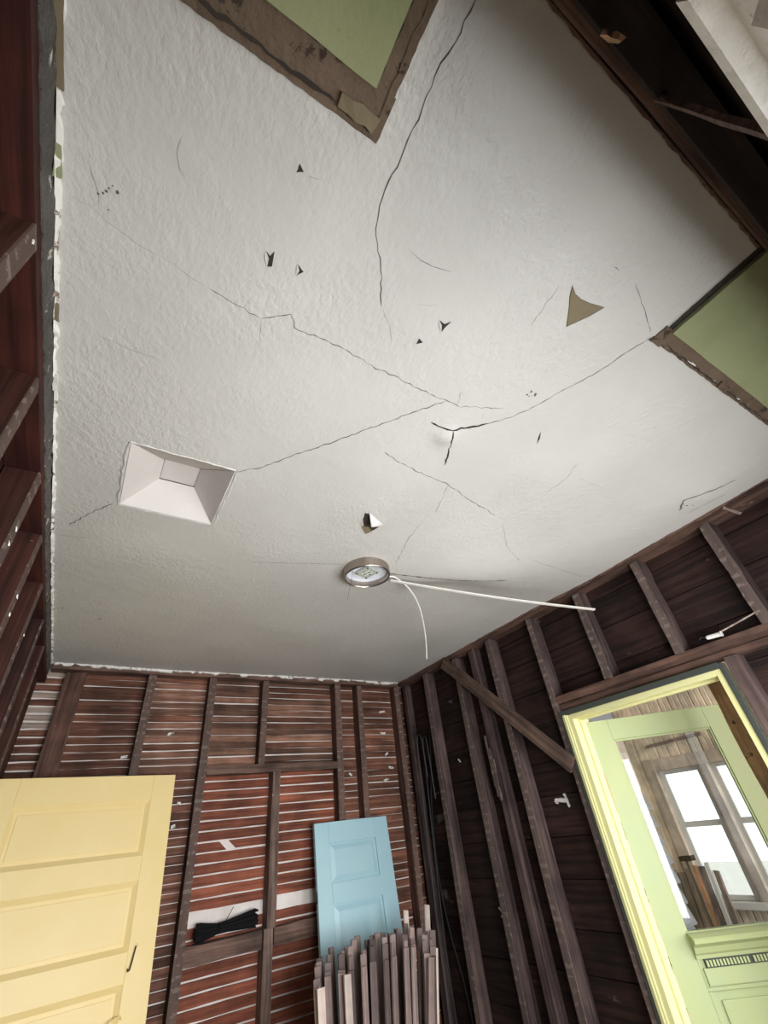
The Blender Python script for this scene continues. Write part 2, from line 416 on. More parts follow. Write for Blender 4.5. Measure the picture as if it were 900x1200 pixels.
CR = [
 ([(0.267,-0.14),(0.267,-0.08),(0.268,-0.024),(0.261,0.027),(0.269,0.093),(0.272,0.16),(0.27,0.207),(0.274,0.253),(0.298,0.307),(0.34,0.358),(0.393,0.444)], 0.0034, 0),
 ([(0.402,0.45),(0.439,0.479),(0.472,0.519)], 0.002, 1),
 ([(-0.287,0.54),(-0.237,0.553),(-0.162,0.578),(-0.082,0.585),(-0.002,0.602)], 0.0016, 1),
 ([(-0.002,0.602),(0.073,0.613),(0.129,0.619)], 0.0022, 0),
 ([(0.129,0.619),(0.143,0.66)], 0.002, 0),
 ([(0.129,0.619),(0.165,0.592),(0.195,0.572),(0.216,0.603),(0.315,0.6),(0.411,0.605),(0.475,0.617),(0.538,0.612),(0.631,0.618),(0.749,0.616),(0.799,0.619)], 0.0032, 0),
 ([(0.235,1.223),(0.308,1.166),(0.404,1.039),(0.49,0.94),(0.568,0.837),(0.664,0.716),(0.741,0.62)], 0.0042, 0),
 ([(0.791,0.619),(0.764,0.563)], 0.002, 0),
 ([(0.791,0.619),(0.857,0.591),(0.943,0.557)], 0.003, 0),
 ([(0.942,0.633),(0.992,0.579),(1.036,0.508),(1.075,0.41),(1.121,0.309),(1.147,0.204),(1.163,0.151)], 0.0034, 0),
 ([(0.679,0.907),(0.768,0.931),(0.902,0.95),(1.014,0.957),(1.154,0.999),(1.349,1.037)], 0.004, 0),
 ([(1.429,1.07),(1.567,1.196),(1.724,1.267)], 0.003, 1),
 ([(1.766,1.233),(2.009,1.256),(2.281,1.293)], 0.004, 1),
 ([(1.021,0.966),(1.077,1.131)], 0.004, 1),
 ([(1.062,1.228),(1.069,1.338),(1.125,1.542)], 0.005, 1),
 ([(-0.254,1.772),(-0.194,1.667),(-0.122,1.573)], 0.0045, 0),
 ([(-0.218,0.855),(-0.149,0.861),(-0.076,0.861)], 0.002, 1),
 ([(0.383,0.295),(0.438,0.301),(0.503,0.288)], 0.002, 0),
 ([(-0.114,0.34),(-0.117,0.372),(-0.108,0.394),(-0.095,0.403)], 0.002, 1),
 ([(0.968,0.073),(1.035,0.098),(1.147,0.141)], 0.002, 0),
 ([(1.426,0.631),(1.461,0.712),(1.451,0.82)], 0.003, 1),
 ([(1.507,0.691),(1.68,0.694)], 0.002, 1),
 ([(0.783,0.179),(0.788,0.228),(0.8,0.297)], 0.002, 1),
 ([(2.195,0.637),(2.129,0.579),(2.19,0.47),(2.223,0.384)], 0.010, 0),
 ([(2.263,0.631),(2.274,0.552),(2.29,0.46)], 0.006, 1),
 ([(-0.262,1.22),(-0.214,1.278)], 0.003, 1),
 ([(-0.298,1.86),(-0.17,1.835)], 0.003, 1),
 ([(-0.257,0.473),(-0.244,0.498),(-0.237,0.536)], 0.002, 1),
 ([(0.478,0.397),(0.531,0.372)], 0.0015, 1),
 ([(0.574,0.115),(0.595,0.116)], 0.002, 0),
 ([(0.69,0.086),(0.69,0.066)], 0.002, 0),
 ([(0.871,0.077),(0.899,0.076)], 0.002, 0),
 ([(0.374,0.535),(0.381,0.515)], 0.002, 0),
 ([(0.752,0.715),(0.80,0.716),(0.84,0.708),(0.891,0.675),(0.947,0.626)], 0.010, 2),
 ([(0.843,0.707),(0.862,0.735),(0.881,0.766),(0.931,0.872)], 0.008, 2),
 ([(0.12,0.279),(0.141,0.274)], 0.003, 0),
]
for i, (p, w, k) in enumerate(CR):
    crack(p, w, ('crack', 'crack_faint', 'hole')[k], seed=i, j=0.0035)
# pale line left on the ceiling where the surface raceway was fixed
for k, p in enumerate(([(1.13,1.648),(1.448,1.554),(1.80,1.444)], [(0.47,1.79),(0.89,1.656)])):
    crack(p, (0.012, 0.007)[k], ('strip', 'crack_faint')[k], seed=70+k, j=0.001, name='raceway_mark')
def patch(pts, mat, name, off=0.001, parent=ceiling):
    vs_ = [(x, y, zc(x, y)-off) for x, y in pts]
    c = (sum(p[0] for p in pts)/len(pts), sum(p[1] for p in pts)/len(pts))
    vs_.append((c[0], c[1], zc(*c)-off)); n = len(pts)
    return MB().add(vs_, [(i, (i+1) % n, n) for i in range(n)]).build(name, M[mat], parent)
def grow(pts, k):
    cx = sum(p[0] for p in pts)/len(pts); cy = sum(p[1] for p in pts)/len(pts)
    return [(cx+(x-cx)*k, cy+(y-cy)*k) for x, y in pts]
tri = [(0.817,0.162),(0.844,0.173),(0.868,0.175),(0.897,0.171),(0.945,0.159),(0.929,0.196),(0.912,0.222),(0.896,0.247),(0.872,0.222),(0.857,0.206),(0.835,0.186)]
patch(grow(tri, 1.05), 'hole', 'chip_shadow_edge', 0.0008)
patch(tri, 'bare', 'bare_plaster_patch', 0.0014)['label'] = 'triangular brown patch where paint has fallen off'
for pts in ([(0.087,0.454),(0.101,0.462),(0.108,0.445),(0.112,0.468),(0.115,0.486),(0.104,0.492),(0.101,0.47)],
            [(0.163,0.447),(0.175,0.454),(0.185,0.459),(0.175,0.471),(0.172,0.48),(0.173,0.461)],
            [(0.096,0.267),(0.11,0.277),(0.099,0.283),(0.095,0.287)],
            [(0.55,0.402),(0.574,0.406),(0.589,0.387),(0.582,0.416),(0.582,0.433),(0.569,0.414)],
            [(0.534,0.473),(0.554,0.48),(0.537,0.495)],
            [(1.148,0.57),(1.176,0.604),(1.188,0.632),(1.163,0.601)]):
    patch(grow(pts, 0.85), 'hole', 'paint_chip_hole', 0.001)
    a, b = pts[0], pts[-2]                                   # curled-down lip beside the hole
    c = pts[len(pts)//2]; z = zc(*a)
    MB().add([(a[0], a[1], z-0.001), (b[0], b[1], z-0.001), ((a[0]+b[0])/2-(c[0]-a[0])*0.12, (a[1]+b[1])/2-(c[1]-a[1])*0.12, z-0.004)],
             [(0, 1, 2)]).build('paint_flake', M['flake'], ceiling)
# small dark scuffs
R = rng(8)
for cx, cy, n in ((-0.225, 0.50, 7), (0.98, 0.475, 8), (-0.09, 2.69, 5), (2.17, 0.60, 8), (-0.27, 2.6, 4)):
    for i in range(n):
        x, y = cx+R.gauss(0, 0.014), cy+R.gauss(0, 0.014); r = R.uniform(0.0015, 0.004)
        patch([(x+r*math.cos(a)*R.uniform(.6, 1.4), y+r*math.sin(a)*R.uniform(.6, 1.4)) for a in (0, 1.2, 2.5, 3.8, 5.1)], 'crack', 'scuff', 0.0012)
# torn flap near the lamp
patch([(0.785,1.245),(0.80,1.29),(0.835,1.345),(0.862,1.375),(0.885,1.345),(0.90,1.295),(0.86,1.27),(0.82,1.245)], 'hole', 'flap_hole', 0.001)
patch([(0.815,1.335),(0.838,1.36),(0.865,1.385),(0.882,1.355),(0.85,1.33)], 'bare', 'bare_plaster_patch', 0.002)
def flap(p0, p1, p2, drop, curl):
    z0, z1, z2 = zc(*p0), zc(*p1), zc(*p2)-drop
    a, b, c = Vector((*p0, z0-0.002)), Vector((*p1, z1-0.004)), Vector((*p2, z2))
    vs_ = []; n = 6
    for i in range(n+1):
        t = i/n
        l = a.lerp(c, t); r = b.lerp(c, t*0.9)
        bow = Vector((0, 0, -math.sin(t*math.pi)*curl))
        vs_ += [l+bow, (l+r)/2+bow*1.7, r+bow]
    fs = []
    for i in range(n):
        for k in range(2):
            fs.append((3*i+k, 3*i+k+1, 3*i+4+k, 3*i+3+k))
    o = MB().add(vs_, fs).build('paint_flap', M['flake'], ceiling, smooth=True)
    s = o.modifiers.new('thick', 'SOLIDIFY'); s.thickness = 0.0015
    return o
flap((0.80, 1.235), (0.905, 1.285), (0.835, 1.285), 0.035, 0.004)['label'] = 'curled white paint flap hanging near the lamp'

# green remains of the closet ceilings and the brown strips where their partitions stood
def slab(x0, x1, y0, y1, z, mat, name, step=0.02, j=0.0015, seed=0, parent=ceiling):
    xs = axis_lines(x0, x1, step, []); ys = axis_lines(y0, y1, step, []); R = rng(seed); vs_ = []; fs = []
    for yy in ys:
        for xx in xs:
            e = 0.0 if (xx in (xs[0], xs[-1]) or yy in (ys[0], ys[-1])) else 1.0
            vs_.append((xx+R.uniform(-j, j)*1.5, yy+R.uniform(-j, j)*1.5, z+R.uniform(-j, j)))
    n = len(xs)
    for a in range(len(ys)-1):
        for b in range(n-1):
            fs.append((a*n+b, (a+1)*n+b, (a+1)*n+b+1, a*n+b+1))
    o = MB().add(vs_, fs).build(name, M[mat], parent)
    s = o.modifiers.new('thick', 'SOLIDIFY'); s.thickness = 0.012; s.offset = -1
    return o
slab(X0, 0.174, -1.60, 0.096, 2.742, 'green', 'green_ceiling_patch', 0.04, 0.0006, 1)['label'] = 'green distempered ceiling of a removed closet'
slab(BX0+0.024, X1, Y0-0.02, 0.107, 2.742, 'green', 'green_ceiling_patch', 0.04, 0.0006, 2)['label'] = 'green ceiling patch beside the front wall'
slab(X0, 0.215, 0.090, 0.165, 2.747, 'strip', 'torn_partition_strip', 0.012, 0.0008, 3)
slab(0.168, 0.212, -1.60, 0.090, 2.747, 'strip', 'torn_partition_strip', 0.012, 0.0008, 4)
slab(BX0-0.01, X1, 0.102, 0.150, 2.747, 'strip', 'torn_partition_strip', 0.012, 0.0008, 5)
slab(BX0-0.01, BX0+0.028, Y0-0.02, 0.102, 2.756, 'hole', 'torn_partition_strip', 0.012, 0.002, 6)
for k, (p, w, mt) in enumerate((([(X0, 0.094), (0.172, 0.094)], 0.007, 'hole'), ([(0.172, 0.094), (0.172, -0.14)], 0.006, 'hole'), ([(X0, 0.150), (0.12, 0.150)], 0.009, 'hole'), ([(0.200, 0.148), (0.200, -0.14)], 0.008, 'strip'),
                                ([(BX0+0.02, 0.106), (X1, 0.106)], 0.005, 'strip'), ([(BX0+0.05, 0.141), (X1, 0.141)], 0.006, 'hole'))):
    crack(p, w, mt, seed=170+k, j=0.003, off=0.007, name='torn_seam')
# lumps of wood and mortar left at the corners
def lump(x0, x1, y0, y1, z0, z1, mat, seed, name='mortar_lump', parent=ceiling):
    return rough_bar((x0, (y0+y1)/2, (z0+z1)/2), (x1, (y0+y1)/2, (z0+z1)/2), y1-y0, z1-z0, (0, 1, 0), seed, 4, 0.003).build(name, M[mat], parent)
lump(0.125, 0.20, 0.128, 0.152, 2.722, 2.75, 'bare', 1)
lump(1.165, 1.205, 0.142, 0.154, 2.728, 2.748, 'strip', 2)
for k in range(7):
    x = 1.26+k*0.085; lump(x, x+0.05+0.03*(k % 2), 0.1375, 0.1405, 2.735, 2.746, 'edge_white' if k % 2 else 'strip', 10+k)
lump(1.55, 1.60, 0.128, 0.150, 2.728, 2.748, 'strip', 31)

# vent well: tapered square recess with a loose cover at the top
D = 0.120; IX0, IX1, IY0, IY1 = 0.002, 0.139, 1.394, 1.518
o4 = [(VX0, VY0), (VX1, VY0), (VX1, VY1), (VX0, VY1)]; i4 = [(IX0, IY0), (IX1, IY0), (IX1, IY1), (IX0, IY1)]
well = empty('vent_well', (0, 0, 0), ceiling); well['label'] = 'tapered square recess around a small vent cover'
for k in range(4):
    k2 = (k+1) % 4
    a, b, c, d = o4[k], o4[k2], i4[k2], i4[k]
    za, zb = zc(*a), zc(*b)
    m = MB().add([(a[0], a[1], za), (b[0], b[1], zb), (c[0], c[1], H+D), (d[0], d[1], H+D)], [(0, 1, 2, 3)])
    o = m.build('well_side', M['well'], well)
    s = o.modifiers.new('thick', 'SOLIDIFY'); s.thickness = 0.004; s.offset = 1
MB().box(IX0-0.01, IX1+0.01, IY0-0.01, IY1+0.01, H+D+0.014, H+D+0.02).build('well_top', M['hole'], well)
MB().box(IX0+0.004, IX1-0.003, IY0+0.001, IY1-0.004, H+D+0.002, H+D+0.010).build('vent_cover', M['well'], well, 0.001)
# ragged plaster lip round the well
for k in range(4):
    a, b = o4[k], o4[(k+1) % 4]
    n = 14; R = rng(40+k); vs_ = []
    ox, oy = ((0, -1), (1, 0), (0, 1), (-1, 0))[k]
    for i in range(n+1):
        t = i/n; x, y = a[0]+(b[0]-a[0])*t, a[1]+(b[1]-a[1])*t
        wd = R.uniform(0.004, 0.02 if k in (1, 3) else 0.008)
        vs_ += [(x-ox*0.001, y-oy*0.001, zc(x, y)-0.0005), (x+ox*wd*0.5, y+oy*wd*0.5, zc(x, y)-R.uniform(0.002, 0.005)), (x+ox*wd, y+oy*wd, zc(x, y)+0.0003)]
    fs = [(3*i+q, 3*i+q+1, 3*i+q+4, 3*i+q+3) for i in range(n) for q in range(2)]
    MB().add(vs_, fs).build('well_lip', M['ceil'], ceiling)

# ragged plaster edges along the walls
def edge_strip(a, b, inward, mat, name, seed, h=(0.006, 0.022), w=0.012, step=0.018, parent=ceiling, up=0.006):
    a, b = Vector((*a, 0)), Vector((*b, 0)); L = (b-a).length; n = int(L/step); R = rng(seed); inn = Vector((*inward, 0))
    vs_ = []; hh = R.uniform(*h)
    for i in range(n+1):
        p = a.lerp(b, i/n)
        if R.random() < 0.45: hh = R.uniform(*h)
        ww = w*R.uniform(0.4, 1.2); z = zc(min(max(p.x, X0), X1), min(max(p.y, Y0), Y1))
        vs_ += [p+Vector((0, 0, z+up)), p+Vector((0, 0, z-hh)), p+inn*ww+Vector((0, 0, z-hh*0.8)), p+inn*ww*1.3+Vector((0, 0, z+up))]
    fs = []
    for i in range(n):
        for k in range(4):
            fs.append((4*i+k, 4*i+(k+1) % 4, 4*i+4+(k+1) % 4, 4*i+4+k))
    fs += [(0, 1, 2, 3), (4*n+3, 4*n+2, 4*n+1, 4*n)]
    return MB().add(vs_, fs).build(name, M[mat], parent)
edge_strip((X0, Y1-0.002), (X1, Y1-0.002), (0, -1), 'edge_white', 'plaster_edge', 1, (0.004, 0.022), 0.010)
edge_strip((X0+0.001, 0.16), (X0+0.001, Y1), (1, 0), 'edge_white', 'plaster_edge', 2, (0.003, 0.014), 0.008)
edge_strip((X1-0.001, 0.15), (X1-0.001, Y1), (-1, 0), 'edge_brown', 'plaster_edge', 3, (0.003, 0.014), 0.008)
edge_strip((0.21, Y0+0.001), (BX0, Y0+0.001), (0, 1), 'edge_brown', 'plaster_edge', 4, (0.002, 0.008), 0.005)
# unseen slab added above the ceiling to block the sky
MB().box(-0.75, 2.62, -1.75, 3.8, 2.885, 2.91).build('sky_block_slab', M['sheath'], ceiling)

# ================================================================== BACK WALL
YB = Y1+SD
wb = tag(MB().box(-0.50, 2.60, YB+0.0085, YB+0.06, -0.05, 2.84).build('wall_back', M['plaster']),
         'back wall of bare wooden lath with plaster showing through the gaps', 'wall', 'structure')
def lath_mesh(L, w, t, seed):
    return rough_bar((-L/2, 0, 0), (L/2, 0, 0), w, t, (0, 0, 1), seed, 5, 0.0018, 0.003).mesh('lath')
LM = {}
def lath(x0, x1, z, w=0.036, mat='lath', tilt=0.0, seed=0, y=None):
    L = round(x1-x0, 3); key = (L, w, mat, seed % 4)
    if key not in LM:
        LM[key] = lath_mesh(L, w, 0.008, hash((round(L*1000), seed % 4)) & 0xffff); LM[key].materials.append(M[mat])
    o = bpy.data.objects.new('lath', LM[key]); COL.objects.link(o); o.parent = wb
    o.location = ((x0+x1)/2, (YB+0.004) if y is None else y, z); o.rotation_euler = (0, tilt, 0)
    return o
R = rng(21)
z = 0.03; i = 0
while z < 2.715:
    up_ = z > 2.10
    # left section, split behind a stud so that joints stagger
    jl = (0.305 if (i//7) % 2 else 0.715)
    ml = 'lath_up' if (up_ and R.random() < 0.55) else 'lath'
    if not up_:
        lath(-0.40, 0.715, z+R.uniform(-.002, .002), 0.0395, 'lath', R.uniform(-.002, .002), i)
    else:
        pale = z > 2.38 and R.random() < 0.6
        if pale:
            xe = R.choice((-0.16, -0.17, -0.23))
            lath(-0.40, xe, z, 0.032, 'lath_pale', R.uniform(-.006, .006), i)
        else:
            lath(-0.40, -0.15, z, 0.036, 'lath', R.uniform(-.002, .002), i)
        lath(-0.150, 0.305, z+R.uniform(-.002, .002), 0.0395, 'lath', R.uniform(-.003, .003), i+1)
        lath(0.307, 0.715, z+R.uniform(-.003, .003), R.choice((0.040, 0.042, 0.036)), ml, R.uniform(-.004, .004), i+2)
    # right section
    lath(1.75, 2.47, z+R.uniform(-.003, .003), 0.0395, 'lath', R.uniform(-.003, .003), i)
    # above the old doorway header
    if z > 2.10:
        lath(0.717, 1.14, z+R.uniform(-.004, .004), R.choice((0.042, 0.040, 0.036)), 'lath_up', R.uniform(-.005, .005), i+1)
        lath(1.142, 1.748, z+R.uniform(-.004, .004), R.choice((0.042, 0.040, 0.037)), 'lath_up' if R.random() < .7 else 'lath', R.uniform(-.004, .004), i+3)
    z += 0.0445; i += 1
# filled-in doorway: wider laths, wider gaps
z = 0.0585-0.0555; i = 0
while z < 2.10:
    tl = R.uniform(-.004, .004)
    gap = 1.32 < z < 1.35
    if 1.38 < z < 1.40: z += 0.008
    if not gap:
        if abs(z-1.6765) < 0.02:
            for poly in ([(0.717, z-0.024), (0.945, z-0.024), (0.895, z+0.022), (0.717, z+0.022)], [(1.005, z-0.020), (1.215, z-0.020), (1.215, z+0.024), (0.955, z+0.024)]):
                MB().prism([(px_, YB, pz_) for px_, pz_ in poly], (0, 0.008, 0)).build('lath', M['lath_red'], wb)
        else:
            lath(0.717, 1.215, z, 0.0465, 'lath_red', tl, i)
        lath(1.217, 1.748, z+0.006, 0.0465, 'lath_red', tl*0.5, i+1)
    z += 0.0555; i += 1
# framing of the back wall
def stud_b(x0, x1, z0, z1, mat='stud_b', seed=0, y0=Y1, y1=YB-0.001, name='stud'):
    return rough_bar(((x0+x1)/2, (y0+y1)/2, z0), ((x0+x1)/2, (y0+y1)/2, z1), x1-x0, y1-y0, (1, 0, 0), seed, 7, 0.0025).build(name, M[mat], wb)
stud_b(-0.215, -0.10, 0, 2.70, 'stud_b', 1, Y1+0.03)
stud_b(0.275, 0.325, 0, 2.70, 'stud_b', 2)
stud_b(0.690, 0.740, 0, 2.70, 'stud_b', 3)
stud_b(1.095, 1.140, 2.12, 2.70, 'stud_b', 4)
stud_b(1.205, 1.262, 1.235, 2.066, 'stud_light', 5)
stud_b(1.190, 1.246, 0, 1.24, 'stud_light', 6, Y1-0.004)
stud_b(1.722, 1.775, 0, 2.70, 'stud_b', 7)
stud_b(1.935, 1.985, 0, 2.70, 'stud_b', 8)
stud_b(2.330, 2.378, 0, 2.70, 'stud_b', 9)
rough_bar((0.742, Y1+SD/2, 2.094), (1.722, Y1+SD/2, 2.094), 0.052, SD-0.002, (0, 0, 1), 11, 6, 0.003).build('header', M['beam_x'], wb)
rough_bar((0.742, YB-0.035, 1.192), (1.188, YB-0.035, 1.196), 0.085, 0.066, (0, 0, 1), 12, 5, 0.004).build('ledger_board', M['beam_x'], wb)
rough_bar((1.264, YB-0.035, 1.196), (1.720, YB-0.035, 1.20), 0.085, 0.066, (0, 0, 1), 13, 5, 0.004).build('ledger_board', M['beam_x'], wb)
rough_bar((-0.30, Y1+SD/2, 2.722), (2.37, Y1+SD/2, 2.722), 0.03, SD, (0, 0, 1), 14, 8, 0.003).build('top_plate', M['beam_x'], wb)
# loose crumbs of plaster hanging on the laths
for k, (x, zz) in enumerate(((0.22, 2.20), (0.47, 2.33), (0.60, 1.93), (0.585, 1.80), (2.19, 2.33), (2.22, 2.16), (2.24, 2.07), (2.2, 2.5), (1.86, 2.04), (2.18, 1.97))):
    rough_bar((x, YB-0.006, zz), (x+R.uniform(.02, .06), YB-0.004, zz+R.uniform(-.02, .02)), 0.014, 0.008, (0, 0, 1), 50+k, 3, 0.003).build('plaster_crumb', M['edge_white'], wb)

# ================================================================== RIGHT WALL
XB = X1+SD
wr = empty('wall_right', (X1, 1.8, 0))
tag(wr, 'right wall of dark bare studs over horizontal sheathing boards', 'wall', 'structure')
def child(m, name, mat, parent, bev=0):
    o = m.build(name, M[mat], None, bev); o.parent = parent; o.matrix_parent_inverse = Matrix.Translation(-Vector(parent.location)); return o
DY0, DY1, DZ = 0.845, 1.860, 2.125        # rough opening for the door
z = -0.02; k = 0
while z < 2.84:
    h = (0.198, 0.172, 0.205, 0.188)[k % 4]
    segs = [(-0.30, 3.62)] if z > DZ-0.02 else [(-0.30, DY0), (DY1, 3.62)]
    for a, b in segs:
        dx = (0.0, 0.004, 0.001, 0.006)[(k*3) % 4]
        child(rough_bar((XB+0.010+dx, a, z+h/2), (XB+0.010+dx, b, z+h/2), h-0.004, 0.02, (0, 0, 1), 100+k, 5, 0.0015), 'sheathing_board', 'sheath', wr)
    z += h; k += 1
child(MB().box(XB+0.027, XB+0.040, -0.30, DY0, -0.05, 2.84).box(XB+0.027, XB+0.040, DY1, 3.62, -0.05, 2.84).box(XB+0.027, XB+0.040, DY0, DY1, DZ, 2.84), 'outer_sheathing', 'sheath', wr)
def stud_r(y0, y1, z0, z1, seed, mat='stud_r', dx=0.0, name='stud', depth=SD):
    return child(rough_bar((X1+dx+depth/2, (y0+y1)/2, z0), (X1+dx+depth/2, (y0+y1)/2, z1), y1-y0, depth-0.002, (0, 1, 0), seed, 8, 0.0025), name, mat, wr)
stud_r(3.425, 3.475, 0, 2.70, 1, dx=0.03, depth=SD-0.03)
stud_r(3.055, 3.100, 0, 2.70, 2)
stud_r(2.640, 2.685, 0, 2.70, 3)
stud_r(2.440, 2.495, 0, 2.70, 4, dx=0.015, depth=SD-0.015)
stud_r(2.235, 2.283, 0, 2.70, 5)
stud_r(1.825, 1.862, 0, 2.70, 6)
stud_r(0.815, 0.872, 0, 2.108, 7, dx=0.012, depth=SD-0.012)
for k, (a, b) in enumerate(((1.415, 1.462), (1.008, 1.052), (0.612, 0.658), (0.20, 0.245))):
    stud_r(a, b, 2.185, 2.70, 20+k, 'stud_r', name='cripple_stud')
stud_r(0.20, 0.245, 0, 2.11, 31); stud_r(-0.14, -0.10, 0, 2.70, 32)
for k, (za, zb, dx) in enumerate(((2.142, 2.186, 0.0), (2.112, 2.140, 0.014))):
    child(rough_bar((X1+dx+0.045, -0.09, (za+zb)/2), (X1+dx+0.045, 1.822, (za+zb)/2), zb-za, SD-0.006-dx, (0, 0, 1), 40+k, 6, 0.002), 'header', 'beam_y', wr)
child(rough_bar((X1+SD/2, -0.14, 2.722), (X1+SD/2, 3.50, 2.722), 0.036, SD, (0, 0, 1), 44, 9, 0.003), 'top_plate', 'beam_y', wr)
# long diagonal brace nailed across the studs
a, b = Vector((0, 2.775, 2.700)), Vector((0, 1.835, 1.825))
br = rough_bar((-(a-b).length/2, 0, 0), ((a-b).length/2, 0, 0), 0.085, 0.028, (0, 0, 1), 60, 7, 0.003).build('diagonal_brace', M['brace'])
dv = (b-a).normalized(); tv = Vector((1, 0, 0)); wv = dv.cross(tv)
mw = Matrix((dv, tv, -wv)).transposed().to_4x4(); mw.translation = (X1-0.016, (a.y+b.y)/2, (a.z+b.z)/2)
br.parent = wr; br.matrix_parent_inverse = Matrix.Translation(-Vector(wr.location)); br.matrix_basis = mw
# splinters peeling off the split stud
for k, (y, z0, z1, dx) in enumerate(((2.485, 1.74, 2.02, -0.010), (2.468, 1.72, 1.95, -0.013), (2.50, 1.80, 2.10, -0.006))):
    child(rough_bar((X1+dx+0.012, y, z1), (X1+dx-0.004, y-0.012, z0), 0.017, 0.006, (0, 1, 0), 70+k, 6, 0.003), 'split_splinter', 'stud_r', wr)
# white blob of filler, pale splinters, chalk marks
for k, (p, q, w) in enumerate((((2.467, 2.105, 1.680), (2.467, 2.022, 1.672), 0.018), ((2.466, 2.035, 1.705), (2.466, 2.024, 1.64), 0.012), ((2.466, 2.105, 1.688), (2.466, 2.108, 1.665), 0.02))):
    child(rough_bar(p, q, w, 0.008, (0, 0.3, 1), 80+k, 4, 0.003), 'filler_blob', 'whiteplastic', wr)
child(rough_bar((2.376, 0.52, 2.722), (2.372, 0.475, 2.655), 0.012, 0.006, (0, 1, 0), 90, 4, 0.002), 'splinter', 'lath_pale', wr)
for k, (y, zz) in enumerate(((2.80, 1.18), (2.79, 1.14), (2.775, 1.08), (2.93, 2.02))):
    child(rough_bar((XB-0.001, y, zz), (XB-0.001, y-0.02, zz-0.02), 0.007, 0.005, (0, 1, 0), 95+k, 2, 0.002), 'plaster_fleck', 'edge_white', wr)

# ================================================================== LEFT WALL
wl = empty('wall_left', (X0, 1.8, 0))
tag(wl, 'left wall of dark red-brown open studs with deep bays', 'wall', 'structure')
z = -0.02; k = 0
while z < 2.83:
    h = (0.20, 0.18, 0.195)[k % 3]; dx = (0, 0.004, 0.001)[k % 3]
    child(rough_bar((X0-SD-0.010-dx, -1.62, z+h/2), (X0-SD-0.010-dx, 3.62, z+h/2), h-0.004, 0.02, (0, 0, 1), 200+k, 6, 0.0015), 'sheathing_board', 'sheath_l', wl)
    z += h; k += 1
child(MB().box(X0-SD-0.06, X0-SD-0.026, -1.65, 3.65, -0.05, 2.84), 'outer_sheathing', 'sheath_l', wl)
for k, y in enumerate((-1.3, -0.9, -0.45, 0.175, 0.578, 0.960, 1.345, 1.715, 2.11, 2.50, 2.88)):
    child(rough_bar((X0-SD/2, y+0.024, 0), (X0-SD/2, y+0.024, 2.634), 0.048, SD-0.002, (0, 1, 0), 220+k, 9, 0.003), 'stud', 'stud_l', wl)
child(rough_bar((X0-0.062, 3.46, 0), (X0-0.062, 3.46, 2.634), 0.048, 0.05, (0, 1, 0), 240, 9, 0.003), 'stud', 'stud_l', wl)
child(rough_bar((X0-SD/2-0.002, -1.6, 2.651), (X0-SD/2-0.002, 3.55, 2.651), 0.032, SD, (0, 0, 1), 241, 12, 0.002), 'top_plate', 'sheath_l', wl)
child(rough_bar((X0-SD/2, -1.6, 2.700), (X0-SD/2, 3.5, 2.700), 0.064, SD, (0, 0, 1), 242, 170, 0.006), 'mortar_crust', 'edge_grey', wl)
for k, (y, zz) in enumerate(((1.35, 2.44), (1.35, 2.39), (1.72, 2.40), (1.72, 2.34), (0.585, 2.615), (2.12, 2.42))):
    child(rough_bar((X0+0.001, y+0.01, zz), (X0+0.003, y+0.016, zz-0.010), 0.004, 0.003, (0, 1, 0), 260+k, 2, 0.001), 'plaster_fleck', 'edge_white', wl)
# bits of greenish and yellow old paint on the ceiling edge
for k, (y, L, mt) in enumerate(((0.46, 0.055, 'green'), (0.17, 0.20, 'bare'), (0.80, 0.05, 'bare'), (1.02, 0.06, 'flake'))):
    child(rough_bar((X0+0.004, y, 2.733), (X0+0.005, y+L, 2.732), 0.012, 0.006, (1, 0, 0), 280+k, 4, 0.002), 'paint_scrap', mt, wl)

# ================================================================== FRONT WALL (behind and beside the camera)
wf = empty('wall_front', (1.3, Y0, 0))
tag(wf, 'dark front wall of bare boards beside the window', 'wall', 'structure')
WX0, WX1, WZ0, WZ1 = 0.33, 1.17, 0.86, 2.013        # window openings
VXA, VXB = 1.42, 2.16
YF = Y0-SD
z = -0.02; k = 0
while z < 2.83:
    h = (0.20, 0.18, 0.19)[k % 3]
    segs = [(0.205, 2.50)] if (z > WZ1 or z+h < WZ0) else [(0.205, WX0), (WX1, VXA), (VXB, 2.50)]
    for a, b in segs:
        child(rough_bar((a, YF-0.010, z+h/2), (b, YF-0.010, z+h/2), h-0.003, 0.02, (0, 0, 1), 300+k, 4, 0.0015), 'sheathing_board', 'sheath_f', wf)
    z += h; k += 1
child(MB().box(0.2, 2.52, YF-0.04, YF-0.022, 2.013, 2.84).box(0.2, 2.52, YF-0.04, YF-0.022, -0.05, WZ0).box(0.2, WX0, YF-0.04, YF-0.022, WZ0, 2.02).box(WX1, VXA, YF-0.04, YF-0.022, WZ0, 2.02).box(VXB, 2.52, YF-0.04, YF-0.022, WZ0, 2.02), 'outer_sheathing', 'sheath_f', wf)
child(rough_bar((0.205, Y0-0.035, 2.715), (2.38, Y0-0.035, 2.715), 0.036, 0.066, (0, 0, 1), 320, 10, 0.003), 'top_plate', 'beam_x', wf)
child(rough_bar((0.205, Y0-0.040, 2.675), (2.38, Y0-0.040, 2.675), 0.040, 0.060, (0, 0, 1), 321, 10, 0.003), 'top_plate', 'sheath_f', wf)
child(rough_bar((0.628, Y0-0.014, 2.68), (0.548, Y0-0.014, 2.18), 0.012, 0.010, (1, 0, 0), 322, 6, 0.002), 'cripple_stud', 'beam_x', wf)
child(rough_bar((0.45, Y0-0.008, 2.64), (0.45, Y0-0.010, 2.575), 0.012, 0.008, (1, 0, 0), 323, 4, 0.003), 'split_splinter', 'bark', wf)
